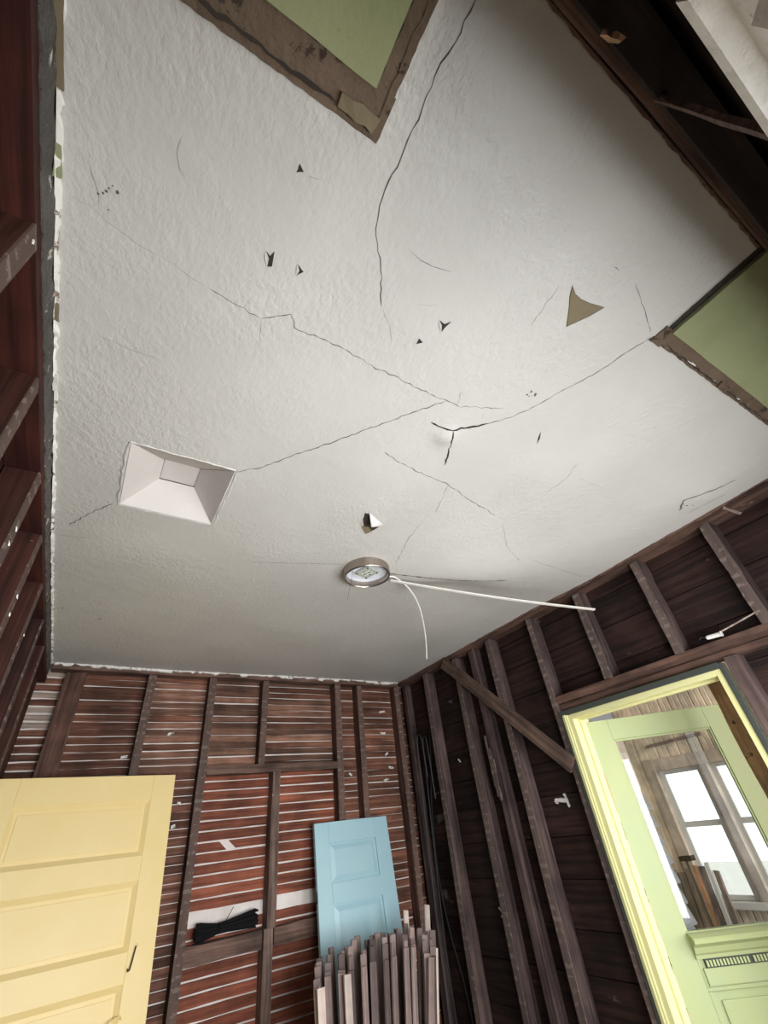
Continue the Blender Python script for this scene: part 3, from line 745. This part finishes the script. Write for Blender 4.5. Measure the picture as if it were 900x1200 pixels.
for k, x in enumerate((0.225, 1.23, 1.36, 2.24)):
    child(rough_bar((x, YF+SD/2, 0), (x, YF+SD/2, 2.655), 0.045, SD-0.002, (1, 0, 0), 330+k, 6, 0.002), 'stud', 'sheath_f', wf)
# return wall that closes the vestibule the camera stands in
child(MB().box(0.205, 0.225, -1.62, YF-0.04, -0.05, 2.84), 'return_boarding', 'sheath_f', wf)
# window with peeling white casing
cas = [(0, 0), (0.0, 0.020), (0.062, 0.020), (0.068, 0.034), (0.082, 0.036), (0.090, 0.028), (0.090, 0)]
def front_window(name, label, a, b):
    w = empty(name, ((a+b)/2, Y0, WZ0)); tag(w, label, 'window', 'structure')
    child(MB().prism([(a-0.09, Y0+0.002+d, WZ1+0.004+t) for t, d in cas], (b-a+0.18, 0, 0)), 'head_casing', 'white_peel', w)
    child(MB().prism([(a-t, Y0+0.002+d, WZ0) for t, d in cas], (0, 0, WZ1+0.002-WZ0)), 'side_casing', 'white_peel', w)
    child(MB().prism([(b+t, Y0+0.002+d, WZ0) for t, d in cas], (0, 0, WZ1+0.002-WZ0)), 'side_casing', 'white_peel', w)
    child(MB().box(a-0.11, b+0.11, Y0-0.02, Y0+0.06, WZ0-0.035, WZ0-0.002), 'window_sill', 'white_peel', w, 0.004)
    for nm, m in (('jamb', MB().box(a, a+0.02, YF-0.04, Y0, WZ0, WZ1)), ('jamb', MB().box(b-0.02, b, YF-0.04, Y0, WZ0, WZ1)), ('head_jamb', MB().box(a+0.02, b-0.02, YF-0.04, Y0, WZ1-0.02, WZ1))):
        child(m, nm, 'tan', w)
front_window('window_1', 'front window with thick peeling white casing', WX0, WX1)
front_window('added_window', 'added unseen front window with white casing nearer the right wall, for fill light', VXA, VXB)  # added out of view to go with the right-hand fill lamp

# ================================================================== FLOOR
fl = tag(MB().box(-0.5, 2.52, -1.62, 3.62, -0.08, -0.024).build('floor', M['floor']), 'bare wooden floor boards of the room', 'floor', 'structure')
fm = MB().box(-1.45, 1.45, -0.062, 0.062, -0.022, 0.0).mesh('floor_board'); fm.materials.append(M['floor'])
for k in range(41):
    o = bpy.data.objects.new('floor_board', fm); COL.objects.link(o); o.parent = fl; o.location = (1.03, -1.53+k*0.126, 0)

# ================================================================== DOORWAY ON THE RIGHT
tr = empty('trim_1', (X1, 1.36, 0))
tag(tr, 'lime yellow painted door frame with dark outer edge in right wall', 'door frame', 'structure')
FY0, FY1, FZ = 0.925, 1.745, 2.045        # clear opening
XO = XB+0.045
def tc(m, name, mat, bev=0.0): return child(m, name, mat, tr, bev)
tc(MB().box(X1-0.004, XO, FY1, FY1+0.028, 0, FZ+0.026), 'jamb', 'limepaint', 0.002)
tc(MB().box(X1-0.004, XO, FY0-0.028, FY0, 0, FZ+0.026), 'jamb', 'limepaint', 0.002)
tc(MB().box(X1-0.004, XO, FY0, FY1, FZ, FZ+0.026), 'head_jamb', 'limepaint', 0.002)
tc(MB().box(X1-0.012, X1+0.010, FY1+0.028, FY1+0.062, 0, FZ+0.032), 'side_casing', 'limepaint', 0.003)
tc(MB().box(X1-0.016, X1-0.006, FY1+0.040, FY1+0.050, 0, FZ+0.030), 'casing_bead', 'limepaint', 0.002)
tc(MB().box(X1-0.010, X1+0.010, FY1+0.062, FY1+0.080, 0, FZ+0.045), 'casing_edge', 'edge_dark', 0.002)
tc(MB().box(X1-0.012, X1+0.010, FY0-0.030, FY1+0.080, FZ+0.026, FZ+0.052), 'casing_edge', 'edge_dark', 0.002)
tc(MB().box(X1-0.010, X1+0.010, FY0-0.050, FY0-0.028, 0, FZ+0.045), 'casing_edge', 'edge_dark', 0.002)
tc(MB().box(X1+0.045, X1+0.060, FY1-0.012, FY1, 0, FZ), 'door_stop', 'limepaint', 0.002)
tc(MB().box(X1+0.045, X1+0.060, FY0, FY1-0.012, FZ-0.012, FZ), 'door_stop', 'limepaint', 0.002)
tc(MB().box(X1, XO+0.02, FY0, FY1, -0.01, 0.02), 'threshold', 'floor', 0.003)
for k, zz in enumerate((1.78, 0.95, 0.25)):
    tc(MB().box(XO-0.018, XO-0.002, FY1-0.004, FY1+0.001, zz-0.045, zz+0.045), 'hinge_leaf', 'iron')

# the glazed door leaf, standing half open outwards
d1 = empty('door_1', (2.482, 1.748, 0.012))
d1.rotation_euler = (0, 0, math.atan2(-0.61839, 0.78587))
tag(d1, 'half open pale green door with large pane, dentil shelf and lower panel', 'door', 'structure')
LW, LH, LT = 0.780, 2.015, 0.038          # local: x along leaf, room face at -y
def dp(m, name, mat, bev=0.0, parent=None):
    return m.build(name, M[mat], parent or d1, bev)
dp(MB().box(0, 0.122, 0, LT, 0, LH), 'stile', 'greendoor', 0.002)
dp(MB().box(0.668, LW, 0, LT, 0, LH), 'stile', 'greendoor', 0.002)
dp(MB().box(0.122, 0.668, 0, LT, 1.908, LH), 'top_rail', 'greendoor', 0.002)
dp(MB().box(0.122, 0.668, 0, LT, 0.93, 1.108), 'lock_rail', 'greendoor', 0.002)
dp(MB().box(0.122, 0.668, 0, LT, 0, 0.20), 'bottom_rail', 'greendoor', 0.002)
pn = dp(MB().box(0.122, 0.668, 0.014, 0.026, 0.20, 0.93), 'lower_panel', 'greendoor')
dp(MB().box(0.165, 0.625, 0.007, 0.0139, 0.245, 0.888), 'panel_field', 'greendoor', 0.004, pn)
for m in (MB().box(0.122, 0.136, 0.002, 0.014, 0.214, 0.916), MB().box(0.654, 0.668, 0.002, 0.014, 0.214, 0.916), MB().box(0.122, 0.668, 0.002, 0.014, 0.916, 0.93), MB().box(0.122, 0.668, 0.002, 0.014, 0.20, 0.214)):
    dp(m, 'panel_moulding', 'greendoor', 0.003)
dp(MB().box(0.122, 0.668, 0.016, 0.020, 1.108, 1.908), 'pane', 'glass')
for m in (MB().box(0.122, 0.132, 0.004, 0.016, 1.108, 1.908), MB().box(0.658, 0.668, 0.004, 0.016, 1.108, 1.908), MB().box(0.132, 0.658, 0.004, 0.016, 1.898, 1.908)):
    dp(m, 'glazing_bead', 'greendoor', 0.002)
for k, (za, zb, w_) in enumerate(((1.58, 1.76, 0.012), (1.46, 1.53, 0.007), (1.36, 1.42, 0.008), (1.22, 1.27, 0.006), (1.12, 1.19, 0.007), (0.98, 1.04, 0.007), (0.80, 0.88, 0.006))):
    dp(rough_bar((0.001, -0.0005, za), (0.002, -0.0005, zb), w_, 0.003, (1, 0, 0), 700+k, 6, 0.0012), 'hinge_gap_shade', 'iron' if k % 2 else 'bark')  # dark slivers painted in for the shaded gap at the hinge side
# shelf under the pane: moulded cornice and a row of dentils
prof = [(0, 0), (-0.012, 0), (-0.014, 0.012), (-0.022, 0.020), (-0.030, 0.040), (-0.046, 0.052), (-0.060, 0.056), (-0.062, 0.068), (-0.056, 0.074), (-0.030, 0.082), (0.004, 0.086)]
sh = dp(MB().prism([(0.120, y, 1.020+z_) for y, z_ in prof], (0.550, 0, 0)), 'shelf_moulding', 'greendoor')
dm = MB().box(-0.0045, 0.0045, -0.017, -0.011, 0, 0.020).mesh('dentil'); dm.materials.append(M['greendoor'])
dp(MB().box(0.150, 0.640, -0.0115, 0.0, 0.990, 1.0195), 'dentil_band', 'edge_dark', 0, sh)
for k in range(33):
    if k in (13,): continue
    o = bpy.data.objects.new('dentil', dm); COL.objects.link(o); o.parent = sh; o.location = (0.158+k*0.0147, 0, 0.995)
dp(MB().box(0.135, 0.655, -0.008, 0, 0.934, 0.990), 'apron', 'greendoor', 0.002, sh)
dp(MB().lathe([(0.0, -0.05), (0.022, -0.048), (0.028, -0.034), (0.020, -0.020), (0.010, -0.016), (0.010, 0)], (0, 0, 0), 20), 'knob', 'iron').matrix_basis = Matrix.Translation((0.725, 0, 0.95)) @ Matrix.Rotation(math.radians(-90), 4, 'X')

# ================================================================== PORCH BEYOND THE DOOR
XP, YS, XE = 4.20, 2.32, 3.715
po = empty('wall_porch', (XP, 1.2, 0))
tag(po, 'porch outer wall of vertical tan beadboard around a white window', 'wall', 'structure')
bw = 0.092; y = -1.5; k = 0
PW0, PW1, PZ0, PZ1 = 1.08, 2.44, 0.985, 1.80
while y < 2.75:
    segs = [(0, PZ0), (PZ1, 2.95)] if (y+bw > PW0 and y < PW1) else [(0, 2.95)]
    for za, zb in segs:
        child(MB().prism([(XP, y+0.002, za), (XP-0.006, y+0.008, za), (XP-0.006, y+bw/2-0.006, za), (XP-0.002, y+bw/2, za), (XP-0.006, y+bw/2+0.006, za), (XP-0.006, y+bw-0.008, za), (XP, y+bw-0.002, za), (XP+0.012, y+bw-0.002, za), (XP+0.012, y+0.002, za)], (0, 0, zb-za)), 'beadboard_plank', 'bead', po)
    y += bw; k += 1
child(MB().box(XP+0.013, XP+0.05, -1.5, 2.95, -0.1, PZ0).box(XP+0.013, XP+0.05, -1.5, 2.95, PZ1, 2.95).box(XP+0.013, XP+0.05, -1.5, PW0, PZ0, PZ1).box(XP+0.013, XP+0.05, PW1, 2.95, PZ0, PZ1), 'outer_boarding', 'greybrown', po)
child(rough_bar((XP-0.015, 2.44, 1.985), (XP-0.015, 1.95, 2.0), 0.022, 0.02, (0, 0, 1), 401, 4, 0.001), 'rail_strip', 'timber', po)
w2 = empty('window_2', (XP, 1.76, PZ0))
tag(w2, 'bright white double window in the porch wall', 'window', 'structure')
def wc(m, name, mat, bev=0.0): return child(m, name, mat, w2, bev)
wc(MB().box(XP-0.03, XP+0.012, PW1, PW1+0.085, PZ0-0.03, PZ1+0.09), 'side_casing', 'greybrown', 0.003)
wc(MB().box(XP-0.03, XP+0.012, PW0-0.085, PW0, PZ0-0.03, PZ1+0.09), 'side_casing', 'greybrown', 0.003)
wc(MB().box(XP-0.03, XP+0.012, PW0, PW1, PZ1, PZ1+0.085), 'head_casing', 'greybrown', 0.003)
wc(MB().box(XP-0.06, XP+0.012, PW0-0.1, PW1+0.1, PZ0-0.04, PZ0), 'window_sill', 'wintrim', 0.004)
ym = 2.05
wc(MB().box(XP-0.02, XP+0.04, ym-0.035, ym+0.035, PZ0, PZ1), 'mullion', 'greybrown', 0.003)
for a, b in ((PW0, ym-0.035), (ym+0.035, PW1)):
    zm = 1.43
    for za, zb, xx in ((PZ0, zm+0.012, XP+0.004), (zm-0.012, PZ1, XP+0.022)):
        wc(MB().box(xx, xx+0.016, a, a+0.04, za, zb), 'sash_stile', 'wintrim', 0.002)
        wc(MB().box(xx, xx+0.016, b-0.04, b, za, zb), 'sash_stile', 'wintrim', 0.002)
        wc(MB().box(xx, xx+0.016, a+0.04, b-0.04, za, za+0.03), 'sash_rail', 'wintrim', 0.002)
        wc(MB().box(xx, xx+0.016, a+0.04, b-0.04, zb-0.03, zb), 'sash_rail', 'wintrim', 0.002)
        wc(MB().box(xx+0.006, xx+0.009, a+0.04, b-0.04, za+0.03, zb-0.03), 'pane', 'glass')
ws = empty('wall_siding', (3.4, YS, 0))
tag(ws, 'end wall of the porch in overlapping white clapboards', 'wall', 'structure')
child(MB().box(2.53, XE-0.03, YS+0.03, YS+0.10, -0.1, 2.95).box(XE-0.10, XE-0.03, YS+0.10, 2.85, -0.1, 2.95).box(XE-0.10, XP+0.05, 2.80, 2.85, -0.1, 2.95), 'wall_sheathing', 'greybrown', ws)
k = 0; z = 0.0
while z < 1.62:
    child(MB().prism([(2.53, YS+0.03, z), (2.53, YS-0.012, z), (2.53, YS-0.012, z+0.014), (2.53, YS+0.024, z+0.118), (2.53, YS+0.03, z+0.118)], (XE-2.53-(0.0, 0.012, 0.005)[k % 3], 0, 0)), 'clapboard', 'siding', ws)
    z += 0.104; k += 1
for k in range(4):
    child(MB().box(2.53+k*0.295, 2.82+k*0.295, YS+0.006, YS+0.03, 1.69, 2.03), 'grey_panel', 'greybrown', ws, 0.002)
for k in range(7):
    child(MB().box(2.53, XE-0.02, YS+0.010, YS+0.03, 2.035+k*0.13, 2.162+k*0.13), 'upper_board', 'siding', ws, 0.002)
pf = tag(MB().box(2.53, 4.25, -1.5, 2.8, -0.14, -0.06).build('floor_porch', M['greybrown']), 'grey board floor of the porch outside the open door', 'floor', 'structure')
pm = MB().box(2.53, 4.19, -0.062, 0.062, -0.058, -0.02).mesh('floor_board'); pm.materials.append(M['timber'])
for k in range(33):
    o = bpy.data.objects.new('floor_board', pm); COL.objects.link(o); o.parent = pf; o.location = (0, -1.42+k*0.126, 0)
pc = tag(MB().box(2.50, 4.30, -1.5, 2.85, 2.95, 3.0).build('ceiling_porch', M['bead']), 'board ceiling over the porch', 'ceiling', 'structure')
gr = tag(MB().box(-14, 20, -16, 20, -0.5, -0.45).build('ground', M['earth']), 'bare ground around the house', 'ground', 'structure')

# things on the porch
R = rng(77)
planks = [(2.565, 0.055, 1.165, 'timber', 'widest grey plank at the left end of the porch stack'),
          (2.500, 0.050, 1.150, 'timber', 'second grey plank from the left in the porch stack'),
          (2.440, 0.050, 1.175, 'timber', 'third grey plank from the left in the porch stack'),
          (2.385, 0.032, 1.190, 'orange', 'orange fresh-cut plank among grey planks on the porch'),
          (2.335, 0.040, 1.185, 'timber', 'grey plank just right of the orange plank on the porch'),
          (2.285, 0.030, 1.205, 'wintrim', 'thin white-painted plank leaning in the porch stack'),
          (2.240, 0.034, 1.160, 'timber', 'rightmost grey plank of the porch stack')]
for k, (y, w, h, mt, lb) in enumerate(planks):
    o = rough_bar((XP-0.24, y, -0.02), (XP-0.085, y+0.02, h), w, 0.022, (0, 1, 0), 500+k, 4, 0.0015).build('timber_plank', M[mt])
    tag(o, lb, 'plank', group='planks leaning on the porch wall')
t = empty('mallet', (XP-0.30, 2.31, -0.02))
tag(t, 'dark T-shaped tool standing upright in front of the porch window', 'tool')
rough_bar((0, 0, 0), (0.02, 0.02, 1.26), 0.018, 0.018, (0, 1, 0), 520, 4, 0.001).build('handle', M['timber'], t)
rough_bar((0.02, -0.045, 1.275), (0.02, 0.065, 1.27), 0.03, 0.03, (0, 0, 1), 521, 4, 0.002).build('head', M['iron'], t)
# crumpled white sheet
vs_ = []; fs = []; nseg = 14; nr = 16
for i in range(nr+1):
    zz = -0.02+1.10*i/nr
    for k in range(nseg):
        a = 2*math.pi*k/nseg; rr = (0.085+0.03*math.sin(5*zz))*(1-0.55*(i/nr)**3)*(1+0.28*math.sin(3*a+7*zz)+R.uniform(-.1, .1))
        vs_.append((XP-0.17+rr*math.cos(a)*0.8, 2.625-0.03+rr*math.sin(a)*0.6+0.02, zz))
for i in range(nr):
    for k in range(nseg):
        fs.append((i*nseg+k, i*nseg+(k+1) % nseg, (i+1)*nseg+(k+1) % nseg, (i+1)*nseg+k))
fs += [tuple(range(nseg))[::-1], tuple(range(nr*nseg, (nr+1)*nseg))]
vs_ = [(x-0.12, y+0.03, z_) for x, y, z_ in vs_]
tag(MB().add(vs_, fs).build('crumpled_sheet', M['cloth']), 'crumpled white sheet bundled in the porch corner by the clapboards', 'sheet')
o = rough_bar((2.93, 1.145, -0.02), (2.93, 1.145, 2.949), 0.11, 0.05, (0, 1, 0), 530, 22, 0.006).build('porch_post', M['bark'])
tag(o, 'rough brown wooden post standing just outside the open door', 'post')

# ================================================================== YELLOW DOOR leaning against the back wall
yd = empty('panel_door')
U = Vector((0.9, 0.15, 0)).normalized(); NN = Vector((-U.y, U.x, 0)); UP = (Vector((0, 0, 1))+NN*0.12).normalized(); OUT = U.cross(UP)   # OUT towards camera (-y)
TR = Vector((0.545, 3.45, 2.072))
DH = 2.075; DW = 0.915
base = TR-UP*DH-U*DW
m4 = Matrix((U, -OUT, UP)).transposed().to_4x4(); m4.translation = base+Vector((0, 0, 0.0))
yd.matrix_world = m4
tag(yd, 'pale yellow five-panel door leaning against the lath wall', 'door')
TK = 0.034
rows = [(DH-0.40, DH-0.130), (DH-0.790, DH-0.512), (DH-1.170, DH-0.905), (DH-1.55, DH-1.285), (0.22, DH-1.665)]
def yp(m, name, bev=0.0, parent=None, mat='yellow'): return m.build(name, M[mat], parent or yd, bev)
px0, px1 = 0.112, DW-0.130
yp(MB().box(0, px0, 0, TK, 0, DH), 'stile', 0.002); yp(MB().box(px1, DW, 0, TK, 0, DH), 'stile', 0.002)
zz = DH
for k, (a, b) in enumerate(rows):
    yp(MB().box(px0, px1, 0, TK, b, zz), 'rail', 0.0015)
    p = yp(MB().box(px0, px1, 0.017, 0.026, a, b), 'panel')
    yp(MB().box(px0+0.034, px1-0.034, 0.0125, 0.0169, a+0.038, b-0.038), 'panel_field', 0.0015, p)
    q = 0.022
    for m in (MB().prism([(px0, 0.003, a), (px0, 0.017, a), (px0+q, 0.017, a)], (0, 0, b-a)), MB().prism([(px1, 0.003, a), (px1, 0.017, a), (px1-q, 0.017, a)], (0, 0, b-a)),
              MB().prism([(px0, 0.003, a), (px0, 0.017, a), (px0, 0.017, a+q)], (px1-px0, 0, 0)), MB().prism([(px0, 0.003, b), (px0, 0.017, b), (px0, 0.017, b-q)], (px1-px0, 0, 0))):
        yp(m, 'moulding', 0, p)
    zz = a
yp(MB().box(px0, px1, 0, TK, 0, zz), 'rail', 0.0015)
hx, hz = DW-0.108, DH-0.815
yp(MB().tube([(hx+0.012, -0.004, hz+0.04), (hx+0.006, -0.014, hz+0.02), (hx, -0.010, hz-0.02), (hx-0.006, -0.012, hz-0.045), (hx-0.014, -0.016, hz-0.048), (hx-0.016, -0.014, hz-0.038)], 0.0035, 6), 'hook', 0, None, 'iron')
yp(MB().lathe([(0, -0.004), (0.009, -0.003), (0.010, 0)], (0, 0, 0), 12), 'hook_plate', 0, None, 'iron').matrix_basis = Matrix.Translation((hx+0.012, -0.001, hz+0.04)) @ Matrix.Rotation(math.radians(90), 4, 'X')
yp(MB().tube([(DW-0.175, -0.002, DH-1.04), (DW-0.175, -0.018, DH-1.02), (DW-0.150, -0.022, DH-1.012), (DW-0.125, -0.018, DH-1.012), (DW-0.118, -0.002, DH-1.02)], 0.004, 6), 'pull_handle', 0, None, 'yellow')
yp(MB().box(DW-0.014, DW+0.0008, 0.004, 0.03, DH-0.62, DH-0.55), 'latch_plate', 0, None, 'nickel')

# ================================================================== BLUE CUPBOARD DOOR
bd = empty('cupboard_door')
UP2 = Vector((0, 0.13, 1)).normalized(); U2 = Vector((1, 0, 0)); O2 = U2.cross(UP2)
BH, BW2 = 1.735, 0.590
TL = Vector((1.495, 3.43, 1.733))
m4 = Matrix((U2, -O2, UP2)).transposed().to_4x4(); m4.translation = TL-UP2*BH+Vector((0, 0, 0.0))
bd.matrix_world = m4
tag(bd, 'pale blue panelled cupboard door standing behind the lath bundle', 'door')
def bp(m, name, bev=0.0, parent=None, mat='blue'): return m.build(name, M[mat], parent or bd, bev)
bx0, bx1 = 0.105, BW2-0.115
bp(MB().box(0, bx0, 0, 0.030, 0, BH), 'stile', 0.003); bp(MB().box(bx1, BW2, 0, 0.030, 0, BH), 'stile', 0.003)
zz = BH
for a, b in ((BH-0.335, BH-0.122), (BH-0.98, BH-0.440), (0.14, BH-1.09)):
    bp(MB().box(bx0, bx1, 0, 0.030, b, zz), 'rail', 0.001)
    p = bp(MB().box(bx0, bx1, 0.016, 0.024, a, b), 'panel')
    fx0, fx1, fa, fb = bx0+0.040, bx1-0.040, a+0.036, b-0.036
    bp(MB().add([(bx0+.008, 0.0159, a+.008), (bx1-.008, 0.0159, a+.008), (bx1-.008, 0.0159, b-.008), (bx0+.008, 0.0159, b-.008), (fx0, 0.006, fa), (fx1, 0.006, fa), (fx1, 0.006, fb), (fx0, 0.006, fb), (fx0, 0.004, fa), (fx1, 0.004, fa), (fx1, 0.004, fb), (fx0, 0.004, fb)],
       [(0, 1, 5, 4), (1, 2, 6, 5), (2, 3, 7, 6), (3, 0, 4, 7), (4, 5, 9, 8), (5, 6, 10, 9), (6, 7, 11, 10), (7, 4, 8, 11), (8, 9, 10, 11), (3, 2, 1, 0)]), 'panel_field', 0, p)
    zz = a
bp(MB().box(bx0, bx1, 0, 0.030, 0, zz), 'rail', 0.001)
bp(MB().box(-0.0008, 0.002, 0.004, 0.022, BH-0.42, BH-0.36), 'hinge_mortise', 0, None, 'iron')

# ================================================================== BUNDLE OF OLD LATHS
R = rng(5)
def loose(x, y, h, w, lean_x, lean_y, mat, label, seed, yaw=0.0):
    m = rough_bar((0, 0, 0), (0, 0, h), w, 0.009, (math.cos(yaw), math.sin(yaw), 0), seed, 5, 0.0012, 0.003)
    o = m.build('loose_lath', M[mat]); o.location = (x, y, 0.004)
    o.rotation_euler = (math.atan2(-lean_y, 1), math.atan2(lean_x, 1), 0)
    tag(o, label, 'lath', group='loose laths in the standing bundle'); return o
GEN = 'old brown lath inside the standing bundle, behind its front row'
ORD = ('first', 'second', 'third', 'fourth', 'fifth', 'sixth', 'seventh', 'eighth', 'ninth', 'tenth', 'eleventh', 'twelfth')
n = 0
for row, (yy, cnt, hb) in enumerate(((2.72, 12, 1.125), (2.78, 12, 1.145), (2.84, 12, 1.165), (2.90, 11, 1.175), (2.96, 10, 1.185))):
    for k in range(cnt):
        t = (k+0.5)/cnt
        x = 1.155+row*0.028+t*(0.765+0.012*row)+R.uniform(-.002, .002)
        hh = hb-0.07*(abs(t-0.55)*1.6)**2+R.uniform(-0.018, 0.018)
        w = R.uniform(0.030, 0.0365)
        lx = (t-0.3)*0.24
        loose(x-lx*hh, yy+(0.012 if k % 2 else -0.012), hh, w, lx, 0.0, 'stick', GEN if row else ORD[k]+' brown lath from the left in the front row of the bundle', 600+n, R.uniform(-0.45, 0.45)); n += 1
loose(1.83, 3.03, 1.235, 0.034, 0.08, 0.01, 'stick_pale', 'shorter of the two pale laths rising above the bundle', 690)
loose(1.93, 3.03, 1.245, 0.036, 0.13, 0.01, 'stick_pale', 'taller pale lath sticking up at right of the bundle', 691)
loose(1.655, 2.665, 1.125, 0.036, 0.19, 0.0, 'stick_pale', 'rightmost lath of the bundle with a pale edge', 692, 0.9)
loose(1.60, 2.66, 1.10, 0.036, 0.20, 0.0, 'stick', 'slanting grey lath at the front right of the bundle', 693)
loose(1.245, 2.66, 1.095, 0.036, -0.055, 0.0, 'stick_pale', 'whitewashed lath with a nail hole at the left of the bundle', 694)
loose(1.345, 2.66, 1.110, 0.036, -0.02, 0.0, 'stick_pale', 'whitewashed lath second from the left at the front of the bundle', 695)

# ================================================================== BUNDLE OF BLACK CABLE TIES on the ledger
cb = empty('cable_tie_bundle', (0.97, 3.525, 1.285))
tag(cb, 'bundle of black cable ties lying on the wall ledger', 'cable ties')
R = rng(9)
tie_meshes = []
for k in range(90):
    a = R.uniform(0, 2*math.pi); q = math.sqrt(R.random())
    dy, dz = math.cos(a)*q, math.sin(a)*q
    pts = []
    for i in range(7):
        t = i/6; x = -0.170+0.345*t+(R.uniform(-.012, .012) if i in (0, 6) else 0)
        fl_ = 0.021+0.026*max(0, (0.36-t)/0.36)**1.0+0.022*max(0, (t-0.42)/0.58)
        pts.append((x, dy*fl_*0.7, dz*fl_+0.02*(t-0.4)))
    MB().tube(pts, 0.0042, 4).build('cable_tie', M['black'], cb)
MB().tube([(-0.045, 0.022*math.cos(a)*0.8, 0.024*math.sin(a)) for a in [i*math.pi/8 for i in range(17)]], 0.004, 5).build('binding_tie', M['black'], cb)
MB().tube([(-0.02, -0.01, 0.012), (0.005, -0.014, 0.05), (0.03, -0.016, 0.085)], 0.002, 5).build('loose_tie', M['black'], cb)

# ================================================================== CEILING LAMP
cl = empty('ceiling_light', (1.020, 1.655, zc(1.02, 1.655)+0.004))
tag(cl, 'round nickel-rimmed ceiling light with its cover removed', 'ceiling light')
MB().lathe([(0.108, 0), (0.117, 0), (0.117, -0.046), (0.115, -0.050), (0.110, -0.050), (0.108, -0.046), (0.108, 0)], (0, 0, 0), 56).build('rim', M['nickel'], cl, smooth=False)
MB().lathe([(0.0, -0.014), (0.045, -0.014), (0.07, -0.018), (0.08, -0.016), (0.107, -0.020), (0.107, -0.008), (0.0, -0.008)], (0, 0, 0), 40).build('pan', M['plate'], cl)
bo = MB().box(-0.045, 0.045, -0.045, 0.045, -0.026, -0.018).build('led_board', M['board'], cl)
bo.rotation_euler = (0, 0, math.radians(20))
R = rng(3)
for k in range(12):
    a = 2*math.pi*k/12; r = 0.014 if k % 2 else 0.024
    MB().box(-0.003, 0.003, -0.003, 0.003, -0.029, -0.0262).build('led_chip', M['led' if k % 3 else 'iron'], bo).location = (r*math.cos(a), r*math.sin(a), 0)
for x, y in ((-.036, -.036), (.036, .036), (.036, -.036), (-.036, .036)):
    MB().lathe([(0, -0.031), (0.004, -0.030), (0.004, -0.0262)], (x, y, 0), 10).build('screw', M['iron'], bo)
MB().tube([(-0.070, 0.02, -0.018), (-0.074, 0.022, -0.04), (-0.055, 0.10, -0.09), (-0.030, 0.165, -0.10)], 0.0009, 5).build('dangling_wire', M['wire'], cl)
# loose raceway channel hanging from the lamp
a, b = Vector((1.165, 1.665, 2.690)), Vector((2.20, 1.250, 2.488))
pts = [a.lerp(b, i/10)+Vector((0, 0, -0.012*math.sin(math.pi*i/10))) for i in range(11)]
m = MB(); vs_ = []; d = (b-a).normalized(); sd = d.cross(Vector((0, 0, 1))).normalized(); ud = sd.cross(d)
for p in pts:
    for s, t in ((-0.008, 0), (-0.008, -0.006), (0.008, -0.006), (0.008, 0), (0.006, 0), (0.006, -0.0045), (-0.006, -0.0045), (-0.006, 0)):
        vs_.append(p+sd*s+ud*t)
fs = [(8*i+k, 8*i+(k+1) % 8, 8*i+8+(k+1) % 8, 8*i+8+k) for i in range(10) for k in range(8)]
tag(MB().add(vs_, fs).build('raceway_strip', M['whiteplastic']), 'loose white plastic raceway strip drooping from the ceiling light', 'cable channel')
def bez(p, n=16):
    out = []
    for i in range(len(p)-1):
        p0, p1, p2, p3 = (Vector(p[max(i-1, 0)]), Vector(p[i]), Vector(p[i+1]), Vector(p[min(i+2, len(p)-1)]))
        for k in range(n if i == len(p)-2 else n):
            t = k/n
            out.append(0.5*((2*p1)+(p2-p0)*t+(2*p0-5*p1+4*p2-p3)*t*t+(3*p1-p0-3*p2+p3)*t**3))
    return out+[Vector(p[-1])]
tag(MB().tube(bez([(1.130, 1.640, 2.688), (1.179, 1.634, 2.690), (1.305, 1.690, 2.665), (1.43, 1.79, 2.615), (1.56, 1.945, 2.53), (1.65, 2.08, 2.45)], 8), 0.0042, 8).build('white_cable', M['whiteplastic']),
    'short white cable curving down from the ceiling light', 'cable')

# ================================================================== CABLES IN THE RIGHT WALL
CB = [([(2.402, 3.40, 0.3), (2.402, 3.40, 0.9), (2.402, 3.38, 1.5), (2.402, 3.36, 1.95), (2.402, 3.34, 2.22), (2.402, 3.30, 2.26), (2.402, 3.27, 2.20), (2.402, 3.265, 1.95)], 'black cable looped in the corner stud bay, nearest the corner'),
      ([(2.44, 3.35, 0.25), (2.424, 3.36, 0.8), (2.424, 3.35, 1.3), (2.424, 3.31, 1.9), (2.424, 3.29, 2.20), (2.424, 3.255, 2.24), (2.424, 3.235, 2.17), (2.424, 3.23, 1.8)], 'black cable looped in the middle of the corner stud bay'),
      ([(2.42, 3.15, 0.45), (2.446, 3.24, 0.78), (2.446, 3.32, 1.05), (2.446, 3.36, 1.35), (2.446, 3.33, 1.72), (2.446, 3.25, 2.05), (2.446, 3.20, 2.28)], 'black cable crossing slantwise down the corner stud bay')]
for p, lb in CB:
    tag(MB().tube(bez(p, 8), 0.005, 6).build('electric_cable', M['wire']), lb, 'cable', group='cables in the corner bay')
pt = empty('porcelain_tube', (X1+0.03, 0.86, 2.2))
tag(pt, 'white porcelain wiring tube with a wire stub lying on the door header', 'insulator')
MB().tube([(-0.02, 0.028, 0.010), (-0.02, 0.02, 0.010), (-0.02, -0.03, 0.006), (-0.02, -0.040, 0.006)], [0.008, 0.010, 0.010, 0.013], 12).build('tube', M['porcelain'], pt)
MB().tube([(-0.02, -0.03, 0.014), (-0.025, -0.12, 0.026), (-0.025, -0.205, 0.040)], 0.0035, 6).build('wire_stub', M['lath_pale'], pt)
MB().tube([(-0.02, 0.028, 0.010), (-0.022, 0.05, 0.020), (-0.02, 0.062, 0.012)], 0.002, 5).build('wire_end', M['wire'], pt)
